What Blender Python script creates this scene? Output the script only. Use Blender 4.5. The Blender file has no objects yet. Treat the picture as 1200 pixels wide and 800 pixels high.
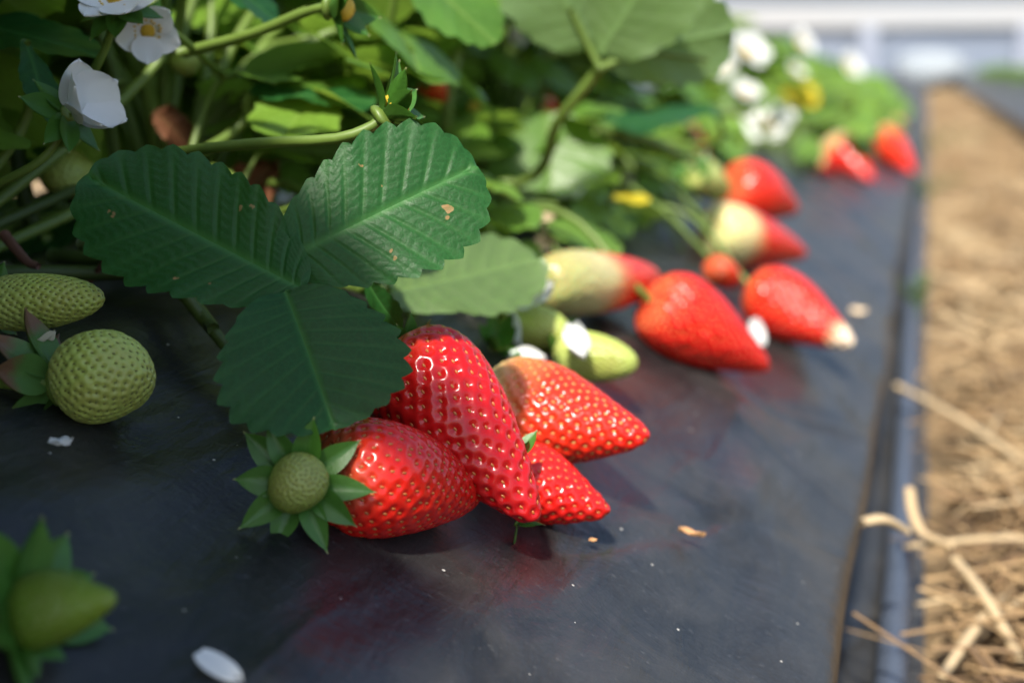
import bpy, math, random
import numpy as np
from mathutils import Vector, Matrix, kdtree
rad = math.radians
rng = random.Random(11)
nrg = np.random.default_rng(5)
sc = bpy.context.scene
COL = sc.collection

SUN = Vector((.04, -.62, .80)).normalized()          # towards the sun
# ------------------------------------------------------------------ camera geometry
FPX, VX, VY, HC = 1500.0, 1088.0, 80.0, 0.24
th = math.atan((400 - VY) / FPX)
ya = math.atan((VX - 600) / (FPX / math.cos(th)))
CF = Vector((-math.sin(ya) * math.cos(th), math.cos(ya) * math.cos(th), -math.sin(th)))
CR = Vector((math.cos(ya), math.sin(ya), 0))
CU = CR.cross(CF)
CAM = Vector((0, 0, HC))

def ray(px, py):
    return CR * ((px - 600) / FPX) + CU * ((400 - py) / FPX) + CF
def Q(px, py, D):                       # a point at depth D
    return CAM + ray(px, py) * D
def QX(px, py, X):                      # a point on the vertical plane x = X along the row
    d = ray(px, py)
    return CAM + d * (X / d.x)
def proj(P):
    v = P - CAM
    z = v.dot(CF)
    if z < 0.01:
        return (-9999, -9999, z)
    return (600 + FPX * v.dot(CR) / z, 400 - FPX * v.dot(CU) / z, z)

# ------------------------------------------------------------------ bed profile (runs along +Y)
TAN = math.tan(rad(28))
P0 = Q(500, 618, 0.32)
XC = -0.205
ZTOP = P0.z + TAN * (P0.x - XC)
SOFT = 0.022
def zbed(x):
    u = (x - XC) / SOFT
    sp = u if u > 30 else math.log1p(math.exp(u))
    return ZTOP - TAN * SOFT * sp
def bed_normal(x):
    e = 1e-4
    s = (zbed(x + e) - zbed(x - e)) / (2 * e)
    return Vector((-s, 0, 1)).normalized()
def B(px, py, h=0.0):                   # where the view of (px,py) meets the film raised by h
    d = ray(px, py)
    t, dt = 0.12, 0.002
    while t < 30:
        p = CAM + d * t
        n = bed_normal(p.x)
        if (p.z - zbed(p.x)) * n.z < h:
            lo, hi = t - dt, t
            for _ in range(30):
                m = (lo + hi) / 2
                p = CAM + d * m
                if (p.z - zbed(p.x)) * bed_normal(p.x).z < h: hi = m
                else: lo = m
            return CAM + d * lo
        t += dt
        dt = 0.002 * max(1, t * 2)
    return CAM + d * 3
_d = ray(980, 800)
XE = B(980, 800).x                       # lower edge of the film
ZE = zbed(XE)

# ------------------------------------------------------------------ helpers
def tag(o, label=None, cat=None, group=None, kind=None):
    if label: o['label'] = label
    if cat: o['category'] = cat
    if group: o['group'] = group
    if kind: o['kind'] = kind
    return o
def empty(name, loc=(0, 0, 0), parent=None):
    o = bpy.data.objects.new(name, None)
    COL.objects.link(o)
    o.empty_display_size = 0.01
    o.location = loc
    if parent: o.parent = parent
    return o
def mesh(name, V, F, mats, attrs=None, midx=None, smooth=True):
    me = bpy.data.meshes.new(name)
    V = np.asarray(V, dtype=np.float32)
    me.from_pydata([tuple(v) for v in V.tolist()], [], F if isinstance(F, list) else F.tolist())
    if not isinstance(mats, (list, tuple)): mats = [mats]
    for m in mats: me.materials.append(m)
    if smooth: me.polygons.foreach_set('use_smooth', [True] * len(me.polygons))
    if midx is not None: me.polygons.foreach_set('material_index', np.asarray(midx, dtype=np.int32))
    for k, a in (attrs or {}).items():
        at = me.attributes.new(k, 'FLOAT', 'POINT')
        at.data.foreach_set('value', np.asarray(a, dtype=np.float32))
    me.update()
    return me
def obj(name, me, parent=None, M=None):
    o = bpy.data.objects.new(name, me)
    COL.objects.link(o)
    if parent: o.parent = parent
    if M is not None: o.matrix_local = M
    return o
def grid_faces(nu, nv, closed=False, off=0):
    F = []
    for i in range(nu - 1):
        for j in range(nv if closed else nv - 1):
            k = (j + 1) % nv
            F.append((off + i * nv + j, off + i * nv + k, off + (i + 1) * nv + k, off + (i + 1) * nv + j))
    return F
class MB:
    def __init__(s): s.V, s.F, s.I, s.n, s.A = [], [], [], 0, []
    def add(s, V, F, mi=0, a=None):
        V = np.asarray(V, dtype=float).reshape(-1, 3)
        s.V.append(V); s.F += [tuple(q + s.n for q in f) for f in F]; s.I += [mi] * len(F)
        s.A.append(np.zeros(len(V)) if a is None else np.asarray(a, dtype=float)); s.n += len(V)
    def me(s, name, mats, key='vein'):
        return mesh(name, np.concatenate(s.V), s.F, mats, {key: np.concatenate(s.A)}, s.I)
def smooth_path(P, n):
    P = [np.array(p, dtype=float) for p in P]
    P = [2 * P[0] - P[1]] + P + [2 * P[-1] - P[-2]]
    out = []
    segs = len(P) - 3
    for k in range(n):
        t = k / (n - 1) * segs
        i = min(int(t), segs - 1); f = t - i
        a, b, c, d = P[i:i + 4]
        out.append(0.5 * (2 * b + (c - a) * f + (2 * a - 5 * b + 4 * c - d) * f * f + (3 * b - a - 3 * c + d) * f ** 3))
    return np.array(out)
def tube(P, r, n=14, ns=8, flat=1.0):
    P = smooth_path(P, n)
    if not hasattr(r, '__len__'): r = [r, r]
    R = np.interp(np.linspace(0, 1, n), np.linspace(0, 1, len(r)), r)
    T = np.gradient(P, axis=0); T /= np.linalg.norm(T, axis=1)[:, None] + 1e-12
    up = np.array([0.13, 0.2, 1.0])
    V = []
    for i in range(n):
        s = np.cross(T[i], up); s /= np.linalg.norm(s) + 1e-9
        u = np.cross(s, T[i])
        for k in range(ns):
            a = 2 * math.pi * k / ns
            V.append(P[i] + R[i] * (math.cos(a) * s + flat * math.sin(a) * u))
    F = grid_faces(n, ns, True)
    F.append(tuple(range(ns))); F.append(tuple((n - 1) * ns + k for k in reversed(range(ns))))
    return np.array(V), F
def frame(loc, Y, Z):                    # matrix with local Y along Y, local Z near Z
    Y = Vector(Y).normalized(); Z = Vector(Z)
    X = Y.cross(Z).normalized(); Z = X.cross(Y).normalized()
    M = Matrix((X, Y, Z)).transposed().to_4x4()
    M.translation = Vector(loc)
    return M
def frameZ(loc, Z, spin=0.0):
    q = Vector(Z).normalized().to_track_quat('Z', 'Y')
    M = q.to_matrix().to_4x4() @ Matrix.Rotation(spin, 4, 'Z')
    M.translation = Vector(loc)
    return M
def copy_tree(o, parent=None):
    c = o.copy(); COL.objects.link(c)
    if parent: c.parent = parent
    for ch in list(o.children): copy_tree(ch, c)
    return c

# ------------------------------------------------------------------ materials
class NT:
    def __init__(s, name):
        s.m = bpy.data.materials.new(name); s.m.use_nodes = True
        s.t = s.m.node_tree; s.t.nodes.clear()
        s.out = s.n('ShaderNodeOutputMaterial')
    def n(s, ty, **kw):
        o = s.t.nodes.new(ty)
        for k, v in kw.items(): setattr(o, k, v)
        return o
    def set(s, node, **kw):
        for k, v in kw.items():
            node.inputs[k.replace('_', ' ')].default_value = v
        return node
    def l(s, a, b): s.t.links.new(a, b)
    def noise(s, scale, detail=4, rough=0.55, vec=None, dist=0):
        o = s.n('ShaderNodeTexNoise'); s.set(o, Scale=scale, Detail=detail, Roughness=rough, Distortion=dist)
        if vec: s.l(vec, o.inputs['Vector'])
        return o.outputs['Fac']
    def ramp(s, fac, stops):
        o = s.n('ShaderNodeValToRGB')
        e = o.color_ramp.elements
        while len(e) < len(stops): e.new(0.5)
        for q, (p, c) in zip(e, stops):
            q.position = p; q.color = (*c, 1) if hasattr(c, '__len__') else (c, c, c, 1)
        s.l(fac, o.inputs['Fac'])
        return o.outputs['Color']
    def mix(s, fac, a, b, mode='MIX'):
        o = s.n('ShaderNodeMix', data_type='RGBA', blend_type=mode)
        for sock, v in ((o.inputs['Factor'], fac), (o.inputs['A'], a), (o.inputs['B'], b)):
            pass
        ia = [i for i in o.inputs if i.type == 'RGBA']
        fa = o.inputs[0]
        for sock, v in ((fa, fac), (ia[0], a), (ia[1], b)):
            if hasattr(v, 'links'): s.l(v, sock)
            elif isinstance(v, tuple): sock.default_value = (*v, 1)
            else: sock.default_value = v
        return [q for q in o.outputs if q.type == 'RGBA'][0]
    def math(s, op, a, b=0.0, c=0.0):
        o = s.n('ShaderNodeMath', operation=op)
        for i, v in enumerate((a, b, c)):
            if hasattr(v, 'links'): s.l(v, o.inputs[i])
            else: o.inputs[i].default_value = v
        return o.outputs[0]
    def attr(s, name):
        o = s.n('ShaderNodeAttribute', attribute_name=name); return o.outputs['Fac']
    def bump(s, h, strength, dist, prev=None):
        o = s.n('ShaderNodeBump'); s.set(o, Strength=strength, Distance=dist)
        s.l(h, o.inputs['Height'])
        if prev: s.l(prev, o.inputs['Normal'])
        return o.outputs['Normal']
    def geo(s): return s.n('ShaderNodeNewGeometry')
    def obco(s): return s.n('ShaderNodeTexCoord').outputs['Object']
    def rnd(s): return s.n('ShaderNodeObjectInfo').outputs['Random']
    def bsdf(s, col, rough=0.5, spec=0.5, normal=None, sss=0, sssr=None, ssscale=0.001, coat=0, coatr=0.1):
        o = s.n('ShaderNodeBsdfPrincipled')
        if hasattr(col, 'links'): s.l(col, o.inputs['Base Color'])
        else: o.inputs['Base Color'].default_value = (*col, 1)
        if hasattr(rough, 'links'): s.l(rough, o.inputs['Roughness'])
        else: o.inputs['Roughness'].default_value = rough
        o.inputs['Specular IOR Level'].default_value = spec
        if normal: s.l(normal, o.inputs['Normal'])
        if sss:
            o.inputs['Subsurface Weight'].default_value = sss
            o.inputs['Subsurface Radius'].default_value = sssr or (1, .3, .1)
            o.inputs['Subsurface Scale'].default_value = ssscale
        if coat:
            o.inputs['Coat Weight'].default_value = coat
            o.inputs['Coat Roughness'].default_value = coatr
        return o.outputs[0]
    def end(s, sh): s.l(sh, s.out.inputs['Surface']); return s.m
    def translucent(s, sh, col, fac):
        t = s.n('ShaderNodeBsdfTranslucent')
        if hasattr(col, 'links'): s.l(col, t.inputs['Color'])
        else: t.inputs['Color'].default_value = (*col, 1)
        m = s.n('ShaderNodeMixShader'); m.inputs[0].default_value = fac
        s.l(sh, m.inputs[1]); s.l(t.outputs[0], m.inputs[2])
        return m.outputs[0]

def leaf_mat(name, blade, vein, under, trans, tfac=0.3, rough=0.42, spots=0.0, var=0.35, spec=.2):
    t = NT(name)
    co = t.obco()
    v = t.attr('vein')
    n1 = t.noise(90, 4, .6, co)
    bl = t.mix(n1, tuple(c * (1 - var) for c in blade), tuple(min(1, c * (1 + var)) for c in blade))
    r = t.rnd()
    bl = t.mix(t.math('MULTIPLY', r, .45), bl, (blade[0] * 1.9, blade[1] * 1.35, blade[2] * .8))
    top = t.mix(v, bl, vein)
    if spots:
        sp = t.ramp(t.noise(130, 3, .5, co), [(0.0, 0.0), (spots, 0.0), (spots + .012, 1.0), (1, 1.0)])
        top = t.mix(sp, top, (.24, .15, .06))
    und = t.mix(t.math('MULTIPLY', v, .8), under, tuple(c * 1.5 for c in under))
    g = t.geo()
    col = t.mix(g.outputs['Backfacing'], top, und)
    vor = t.n('ShaderNodeTexVoronoi', feature='DISTANCE_TO_EDGE'); t.set(vor, Scale=620)
    t.l(co, vor.inputs['Vector'])
    net = t.math('MINIMUM', vor.outputs['Distance'], .25)
    nb = t.bump(net, .16, .0006)
    nb = t.bump(t.noise(2600, 2, .5, co), .25, .0002, nb)
    rr = t.math('MULTIPLY_ADD', t.noise(160, 3, .6, co), .25, rough - .1)
    col = t.mix(t.ramp(net, [(0, .30), (.10, .0), (1, 0.)]), col, tuple(c * 2.2 for c in blade))
    sh = t.bsdf(col, rr, spec, nb)
    return t.end(t.translucent(sh, trans, tfac))

M = {}
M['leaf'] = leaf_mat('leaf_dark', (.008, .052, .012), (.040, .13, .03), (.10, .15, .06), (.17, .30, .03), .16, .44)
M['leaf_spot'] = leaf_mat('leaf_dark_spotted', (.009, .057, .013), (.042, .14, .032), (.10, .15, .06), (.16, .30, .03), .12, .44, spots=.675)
M['leaf_bg'] = leaf_mat('leaf_mid', (.068, .160, .022), (.14, .23, .045), (.11, .17, .06), (.28, .46, .05), .32, .36, spec=.45)  # leaf colour lightened so the middle canopy looks sunlit
M['leaf_young_lit'] = leaf_mat('leaf_young_lit', (.12, .24, .032), (.19, .31, .05), (.14, .2, .06), (.36, .52, .06), .36, .36, spec=.45)  # lime young leaf, also the brighter copy that passes for sunlit canopy
M['leaf_yellow'] = leaf_mat('leaf_yellow', (.42, .36, .02), (.45, .40, .05), (.4, .35, .05), (.5, .45, .03), .3, .5)
M['leaf_dry'] = leaf_mat('leaf_dry', (.12, .05, .025), (.2, .11, .05), (.16, .08, .04), (.25, .09, .03), .2, .7)

def simple(name, c, rough=.5, var=.25, scale=300, trans=None, tfac=.2, bump=.1, spec=.5, sss=0):
    t = NT(name); co = t.obco()
    n = t.noise(scale, 4, .6, co)
    col = t.mix(n, tuple(q * (1 - var) for q in c), tuple(min(1, q * (1 + var)) for q in c))
    nb = t.bump(t.noise(scale * 4, 3, .6, co), bump, .0005)
    sh = t.bsdf(col, rough, spec, nb, sss, (1, .8, .5), .002)
    if trans: sh = t.translucent(sh, trans, tfac)
    return t.end(sh)
M['stem'] = simple('stem_green', (.13, .20, .035), .45, .3, 60, (.25, .4, .04), .15)
M['stem_dark'] = simple('stem_olive', (.07, .11, .022), .5, .4, 40, (.2, .3, .04), .1)
M['petal'] = simple('petal_white', (.80, .81, .80), .55, .05, 200, (.85, .87, .82), .35, .05, .3)
M['petal_dry'] = simple('petal_dried', (.62, .58, .45), .7, .2, 300, (.7, .65, .5), .2)
M['cream'] = simple('flake_cream', (.66, .52, .34), .7, .2, 300)
M['bract'] = simple('brown_flake', (.45, .24, .10), .7, .3, 300)
M['anther'] = simple('anther_yellow', (.60, .40, .03), .6, .25, 500)
M['filament'] = simple('filament', (.55, .55, .25), .6, .2, 500)
M['sheath'] = simple('brown_sheath', (.14, .06, .04), .8, .4, 120)

def sepal_mat(name, c, tipbrown=False):
    t = NT(name); co = t.obco(); v = t.attr('vein')
    n = t.noise(260, 3, .6, co)
    col = t.mix(n, tuple(q * .65 for q in c), tuple(q * 1.35 for q in c))
    a = t.attr('along')
    if tipbrown:
        f = t.ramp(t.math('ADD', a, t.math('MULTIPLY', t.noise(300, 2, .5, co), .35)), [(0, 0.), (.62, 0.), (.86, 1.), (1, 1.)])
        col = t.mix(f, col, (.15, .075, .04))
    else:
        f = t.ramp(a, [(0, 0.), (.93, 0.), (1, 1.)])
        col = t.mix(f, col, (.35, .33, .16))
    nb = t.bump(t.noise(1500, 2, .5, co), .3, .0003)
    sh = t.bsdf(col, .42, .45, nb)
    return t.end(t.translucent(sh, (.25, .42, .04), .18))
M['sepal'] = sepal_mat('sepal_green', (.050, .150, .018))
M['sepal_brown'] = sepal_mat('sepal_brown_tip', (.075, .17, .035), True)

def fruit_mat(name, cols, rough=.2, sss=.3, coat=.0):
    t = NT(name); co = t.obco()
    a = t.attr('along'); d = t.attr('dimple')
    n = t.math('MULTIPLY_ADD', t.noise(70, 3, .6, co), .16, -.08)
    f = t.math('ADD', a, n)
    col = t.ramp(f, cols)
    col = t.mix(t.math('MULTIPLY', d, .35), col, (.9, .9, .9), 'MULTIPLY') if False else col
    col = t.mix(t.math('MULTIPLY', t.ramp(t.noise(95, 4, .65, co), [(.38, 0.), (.68, 1.)]), .55), col, (.78, .52, .60), 'MULTIPLY')
    nb = t.bump(t.noise(1400, 3, .55, co), .05, .0004)
    rr = t.math('MULTIPLY_ADD', t.noise(220, 3, .6, co), .16, rough - .06)
    sh = t.bsdf(col, rr, .42, nb, sss, (1, .18, .08) if cols[-1][1][1] < .2 else (.8, .9, .2), .0022, coat, .12)
    return t.end(sh)
RED = (.66, .014, .007); RED2 = (.58, .010, .007); ORG = (.66, .075, .018); WHT = (.66, .62, .30); GRN = (.36, .42, .09)
M['ripe'] = fruit_mat('fruit_ripe', [(0, (.55, .10, .04)), (.10, ORG[:3]), (.22, RED), (.7, RED2), (1, (.5, .012, .008))])
M['ripe_red'] = fruit_mat('fruit_ripe_red', [(0, (.58, .10, .04)), (.05, (.62, .035, .015)), (.14, RED), (.6, (.60, .011, .007)), (1, (.55, .014, .009))])
M['ripe_deep'] = fruit_mat('fruit_ripe_deep', [(0, (.6, .2, .08)), (.06, (.5, .04, .02)), (.2, (.52, .009, .009)), (1, (.47, .007, .009))], .2)
M['ripe_pale'] = fruit_mat('fruit_ripe_pale', [(0, WHT), (.10, (.62, .50, .22)), (.22, (.68, .22, .07)), (.42, (.62, .035, .012)), (1, RED)])
M['half'] = fruit_mat('fruit_half', [(0, (.34, .36, .12)), (.32, (.56, .54, .24)), (.42, (.62, .32, .12)), (.52, RED), (1, RED2)])  # white shoulder colour darkened for the shadow lying on it
M['half_far'] = fruit_mat('fruit_half_far', [(0, (.6, .6, .25)), (.17, (.64, .58, .27)), (.26, (.62, .25, .1)), (.34, RED), (1, RED2)])
M['tip_white'] = fruit_mat('fruit_white_tip', [(0, (.62, .12, .04)), (.2, RED), (.80, RED2), (.85, (.62, .3, .16)), (.90, (.74, .64, .46)), (1, (.75, .66, .48))])
M['green'] = fruit_mat('fruit_green', [(0, (.44, .52, .15)), (.5, (.40, .49, .10)), (1, (.37, .45, .10))], .38, .2, .05)
M['green_small'] = fruit_mat('fruit_green_small', [(0, (.12, .18, .035)), (.6, (.17, .24, .04)), (1, (.28, .34, .08))], .4, .15, .05)
M['green_dark'] = fruit_mat('fruit_green_dark', [(0, (.055, .115, .008)), (1, (.15, .24, .016))], .45, .1, .0)
M['seed_ripe'] = simple('seed_amber', (.42, .12, .025), .35, .5, 900)
M['seed_green'] = simple('seed_green', (.16, .17, .035), .45, .4, 900)
M['seed_pale'] = simple('seed_pale', (.60, .34, .09), .35, .4, 900)

# black plastic film
def film_mat():
    t = NT('black_film'); co = t.obco()
    mp = t.n('ShaderNodeMapping'); t.l(co, mp.inputs[0]); mp.inputs['Scale'].default_value = (1, .22, 1); mp.inputs['Rotation'].default_value = (0, 0, rad(14))
    streak = t.noise(75, 6, .65, mp.outputs[0], .8)
    mp2 = t.n('ShaderNodeMapping'); t.l(co, mp2.inputs[0]); mp2.inputs['Scale'].default_value = (.25, 1, 1); mp2.inputs['Rotation'].default_value = (0, 0, rad(-38))
    scr = t.noise(620, 3, .6, mp2.outputs[0])
    dust = t.noise(900, 5, .75, co)
    blot = t.noise(28, 5, .6, co, .4)
    base = t.mix(t.ramp(streak, [(.35, 0.), (.75, 1.)]), (.007, .008, .009), (.024, .024, .0235))
    base = t.mix(t.math('MULTIPLY', t.ramp(blot, [(.45, 0.), (.72, 1.)]), .22), base, (.11, .102, .09))
    base = t.mix(t.math('MULTIPLY', t.ramp(dust, [(.58, 0.), (.75, 1.)]), .16), base, (.16, .15, .13))
    base = t.mix(t.math('MULTIPLY', t.ramp(scr, [(.63, 0.), (.73, 1.)]), .22), base, (.17, .17, .17))
    vo = t.n('ShaderNodeTexVoronoi'); t.set(vo, Scale=210, Randomness=1.0); t.l(co, vo.inputs['Vector'])
    wv = t.n('ShaderNodeTexWave', wave_type='BANDS', bands_direction='X'); t.set(wv, Scale=9.0, Distortion=14.0, Detail=4.0); wv.inputs['Detail Scale'].default_value = 1.6; t.l(mp.outputs[0], wv.inputs['Vector'])
    wn = t.n('ShaderNodeTexWhiteNoise'); t.l(vo.outputs['Position'], wn.inputs['Vector'])
    rr = t.math('MULTIPLY', t.math('POWER', wn.outputs['Value'], 5.0), .11)
    sx = t.n('ShaderNodeSeparateXYZ'); t.l(co, sx.inputs[0])
    edge = t.ramp(t.math('MULTIPLY_ADD', t.math('ABSOLUTE', t.math('ADD', sx.outputs['X'], .345)), 4.0, -.62), [(0, 0.), (.55, .10), (1, .55)])
    edge = t.math('MULTIPLY', edge, t.math('MULTIPLY_ADD', dust, 1.0, .05))
    base = t.mix(edge, base, (.12, .115, .105))
    speck = t.math('LESS_THAN', vo.outputs['Distance'], rr)
    base = t.mix(speck, base, (.45, .43, .38))
    nb = t.bump(streak, .30, .0030)
    nb = t.bump(blot, .35, .0040, nb)
    nb = t.bump(t.math('POWER', wv.outputs['Fac'], 6.0), .22, .0016, nb)
    nb = t.bump(scr, .16, .0004, nb)
    nb = t.bump(dust, .14, .0003, nb)
    ro = t.math('MULTIPLY_ADD', streak, .20, .17)
    ro = t.math('ADD', ro, t.math('MULTIPLY', dust, .10))
    return t.end(t.bsdf(base, ro, .36, nb))
M['film'] = film_mat()
def hose_mat():
    t = NT('hose'); co = t.obco()
    n = t.noise(60, 4, .6, co)
    col = t.mix(n, (.045, .058, .085), (.078, .095, .125))
    return t.end(t.bsdf(col, .38, .5, t.bump(n, .2, .002)))
M['hose'] = hose_mat()
def soil_mat():
    t = NT('soil'); co = t.obco()
    n = t.noise(38, 8, .7, co); f = t.noise(260, 5, .7, co)
    col = t.mix(n, (.15, .10, .055), (.44, .31, .17))
    col = t.mix(t.ramp(f, [(.5, 0.), (.7, 1.)]), col, (.36, .25, .13))
    return t.end(t.bsdf(col, .9, .2, t.bump(f, .8, .006)))
M['soil'] = soil_mat()
def straw_mat():
    t = NT('straw')
    v = t.attr('tone'); co = t.obco()
    col = t.ramp(v, [(0, (.12, .072, .036)), (.3, (.30, .185, .085)), (.65, (.50, .33, .155)), (1, (.68, .52, .30))])
    col = t.mix(t.math('MULTIPLY', t.noise(180, 4, .7, co), .5), col, (.2, .13, .07))
    return t.end(t.translucent(t.bsdf(col, .55, .4), (.5, .35, .15), .1))
M['straw'] = straw_mat()
M['wall_film'] = simple('wall_film', (.185, .215, .255), .5, .03, 1.2, (.6, .64, .7), .3, 0)
M['wall_rail'] = simple('white_rail', (.36, .37, .38), .5, .03, 2)
M['wall_low'] = simple('blue_grey_film', (.235, .275, .345), .5, .06, .8, (.5, .6, .75), .2, 0)
M['wall_post'] = simple('pale_post', (.27, .30, .37), .5, .05, 2)
M['sack'] = simple('white_sack', (.26, .29, .31), .7, .06, 6)

# ------------------------------------------------------------------ setting
# ground
def ground():
    xs = np.concatenate([np.linspace(-40, -1.2, 10), np.linspace(-.9, 1.2, 60), np.linspace(1.6, 40, 10)])
    ys = np.concatenate([np.linspace(-12, -.6, 8), np.linspace(-.4, 3, 90), np.linspace(3.3, 18, 40), np.linspace(20, 400, 12)])
    V = []
    for x in xs:
        for y in ys:
            z = .006 * math.sin(x * 31 + 2 * math.sin(y * 9)) * math.sin(y * 23 + x * 5) if abs(x) < 1.3 else 0
            V.append((x, y, z - .004))
    o = obj('ground', mesh('ground', V, grid_faces(len(xs), len(ys)), M['soil']))
    tag(o, 'brown soil of the strawberry field under straw', kind='structure')
ground()

def bed(name, mirror_x=None, label=''):
    # cross-section from the lower right edge over the crown to the far side
    sec = [(XE - .016, .0), (XE - .015, .03), (XE - .010, ZE - .022), (XE - .002, ZE - .010), (XE + .001, ZE - .004), (XE - .0015, ZE + .0005)]
    x = XE - .004
    while x > -.345:
        sec.append((x, zbed(x))); x -= (.0032 if mirror_x is None and x > -.24 else .008)
    if mirror_x is None: sec = [(hx + .014, .0015), (hx - .004, .003), (XE - .010, .006)] + sec[1:]  # film carried on under the hose, its black standing in for the gap's shade
    half = list(sec)
    cx = -.345
    sec = half + [(2 * cx - p[0], p[1]) for p in reversed(half)]
    ys = list(np.linspace(-.5, .06, 30)) + list(np.linspace(.065, .9, 340 if mirror_x is None else 100)) + list(np.linspace(.905, 3, 160)) + list(np.linspace(3.1, 14.5, 50))
    cr = random.Random(77); creases = []
    for k in range(46):
        c0 = (cr.uniform(-.21, -.03), cr.uniform(.1, .9)); a = rad(cr.choice((70, 80, 95, 100, 140, 35, 150)) + cr.uniform(-12, 12)); L = cr.uniform(.02, .11)
        creases.append((c0[0], c0[1], math.cos(a), math.sin(a), L, cr.uniform(.0024, .0046), cr.uniform(.0007, .0021) * cr.choice((1, 1, -1)), cr.uniform(-4, 4)))
    V = []
    SX = np.array([p[0] for p in sec])
    for y in ys:
        CRZ = np.zeros(len(SX))
        if mirror_x is None and .0 < y < 1.1:
            for (c0, c1, ca, sa, L, wd, hh, bend) in creases:
                if abs(y - c1) > L + .02: continue
                dx, dy = SX - c0, y - c1
                u = dx * ca + dy * sa; v = -dx * sa + dy * ca + bend * u * u
                CRZ += hh * np.exp(-(v / wd) ** 2) * np.exp(-(u / (L * .5)) ** 4)
        for ci, (px, pz) in enumerate(sec):
            w = .0022 * math.sin(y * 21 + px * 34 + 1.3 * math.sin(px * 60 + y * 7)) + .0012 * math.sin(y * 70 + px * 55) * math.sin(px * 40 - y * 6)
            s = math.sin(y * 13 - px * 50) ** 8 * .0016
            k = 1 if pz > .02 else 0
            w += CRZ[ci] if ci < len(half) else 0
            e = .0012 * math.sin(y * 9.0 + 1) + .0007 * math.sin(y * 27)
            X = px + (e if abs(px - XE) < .03 else 0)
            V.append(((X if mirror_x is None else mirror_x - X), y, max(0, pz + k * (w + s))))
    F = grid_faces(len(ys), len(sec))
    if mirror_x is None: F = [tuple(reversed(f)) for f in F]
    o = obj(name, mesh(name, V, F, M['film']))
    return tag(o, label, kind='structure')
_h = ray(1043, 750); hx = _h.x * (.012 - HC) / _h.z
bed('mulch_bed', None, 'raised bed under black plastic film with dusty wrinkles')
bed('mulch_bed', .275, 'neighbouring raised bed under dark film across the straw path')

# drip hose
pts = [(hx + .0015 * math.sin(y * 3.1), y, .012 + .002 * math.sin(y * 7)) for y in np.linspace(-.3, 9, 50)]
V, F = tube(pts, .0064, 160, 10, .75)
o = obj('irrigation_hose', mesh('irrigation_hose', V, F, M['hose']))
tag(o, 'long blue-grey irrigation hose lying beside the bed edge', 'hose')

# straw
def straw_piece(p, az, tilt, L, w, bend=0):
    d = np.array([math.cos(az) * math.cos(tilt), math.sin(az) * math.cos(tilt), math.sin(tilt)])
    s = np.array([-math.sin(az), math.cos(az), 0.]); u = np.cross(d, s); u = u if u[2] > 0 else -u
    V = []
    for k in (-1, 0, 1):
        c = np.array(p) + d * L / 2 * k + s * bend * (1 - k * k)
        ww = w * (.9 if k else 1)
        V += [c - s * ww / 2, c + u * ww * .28, c + s * ww / 2, c - u * ww * .15]
    F = []
    for i in (0, 1):
        for k in range(4):
            F.append((i * 4 + k, i * 4 + (k + 1) % 4, i * 4 + 4 + (k + 1) % 4, i * 4 + 4 + k))
    return V, F
mb = MB()
for (y0, y1, n, ls) in ((.05, 1.0, 7500, 1.2), (1.0, 2.4, 5200, 1.4), (2.4, 6, 4500, 1.8), (6, 14, 2200, 2.6)):
    for _ in range(n):
        x = rng.uniform(.008, .285); y = rng.uniform(y0, y1)
        if x < .03 and rng.random() < .6: continue
        if math.sin(x * 55 + 2 * math.sin(y * 11)) * math.sin(y * 29 + x * 13) > .45 and rng.random() < .8: continue
        L = rng.uniform(.012, .08) * ls * (1.5 if rng.random() < .15 else 1); w = rng.choice((.0009, .0014, .0018, .0024, .0034)) * rng.uniform(.8, 1.2) * ls
        if x - L * .45 < hx + .010 and rng.random() < .93: continue
        z = rng.uniform(.0, .024) + .010 * math.sin(math.pi * (x / .28)) 
        V, F = straw_piece((x, y, z), rng.uniform(0, math.pi), rng.uniform(-.34, .34), L, w, rng.uniform(-.1, .1) * L)
        mb.add(V, F, 0, [min(1, max(0, rng.gauss(.60 + .20 * math.sin(x * 23 + y * 7.3) * math.sin(y * 5.1 - x * 11) + .28 * math.sin(x * 41 + 3 * math.sin(y * 5)) * math.sin(y * 17 + x * 9), .27)))] * 12)
o = obj('straw', mb.me('straw', M['straw'], 'tone'))
tag(o, 'loose layer of dry golden straw covering the path', kind='stuff')
def G(px, py, z=.02):
    d = ray(px, py); return CAM + d * ((z - HC) / d.z)
stalks = [((1052, 452), (1215, 552), .034, .0034, 'thick pale straw stalk slanting across the hose'),
          ((1062, 640), (1260, 636), .030, .0024, 'straight bright straw stalk lying level below the slanting stalk'),
          ((1120, 655), (1195, 770), .030, .0030, 'tan straw stalk pointing down toward the path corner'),
          ((1008, 612), (1062, 622), .070, .0032, 'short pale straw scrap caught on the lip of the bed'),
          ((1105, 790), (1185, 690), .026, .0026, 'dull straw stalk leaning up toward the right beside the hose')]
for a, b, z, w, lab in stalks:
    A, C = G(*a, z), G(*b, z - .008)
    m = (A + C) / 2 + Vector((0, 0, .003))
    V, F = tube([A, m, C], [w * .8, w, w * .75], 14, 6, .6)
    o = obj('straw_stalk', mesh('straw_stalk', V, F, M['straw'], {'tone': [.98] * len(V)})); tag(o, lab, 'straw')
A, m1, m2, C = G(1066, 572, .05), G(1070, 600, .042), G(1082, 625, .036), G(1112, 638, .03)
V, F = tube([A, m1, m2, C], [.0026, .0032, .0036], 16, 6, .6)
tag(obj('straw_stalk', mesh('straw_stalk', V, F, M['straw'], {'tone': [.9] * len(V)})), 'curved straw stalk hooking over the hose', 'straw')

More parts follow.
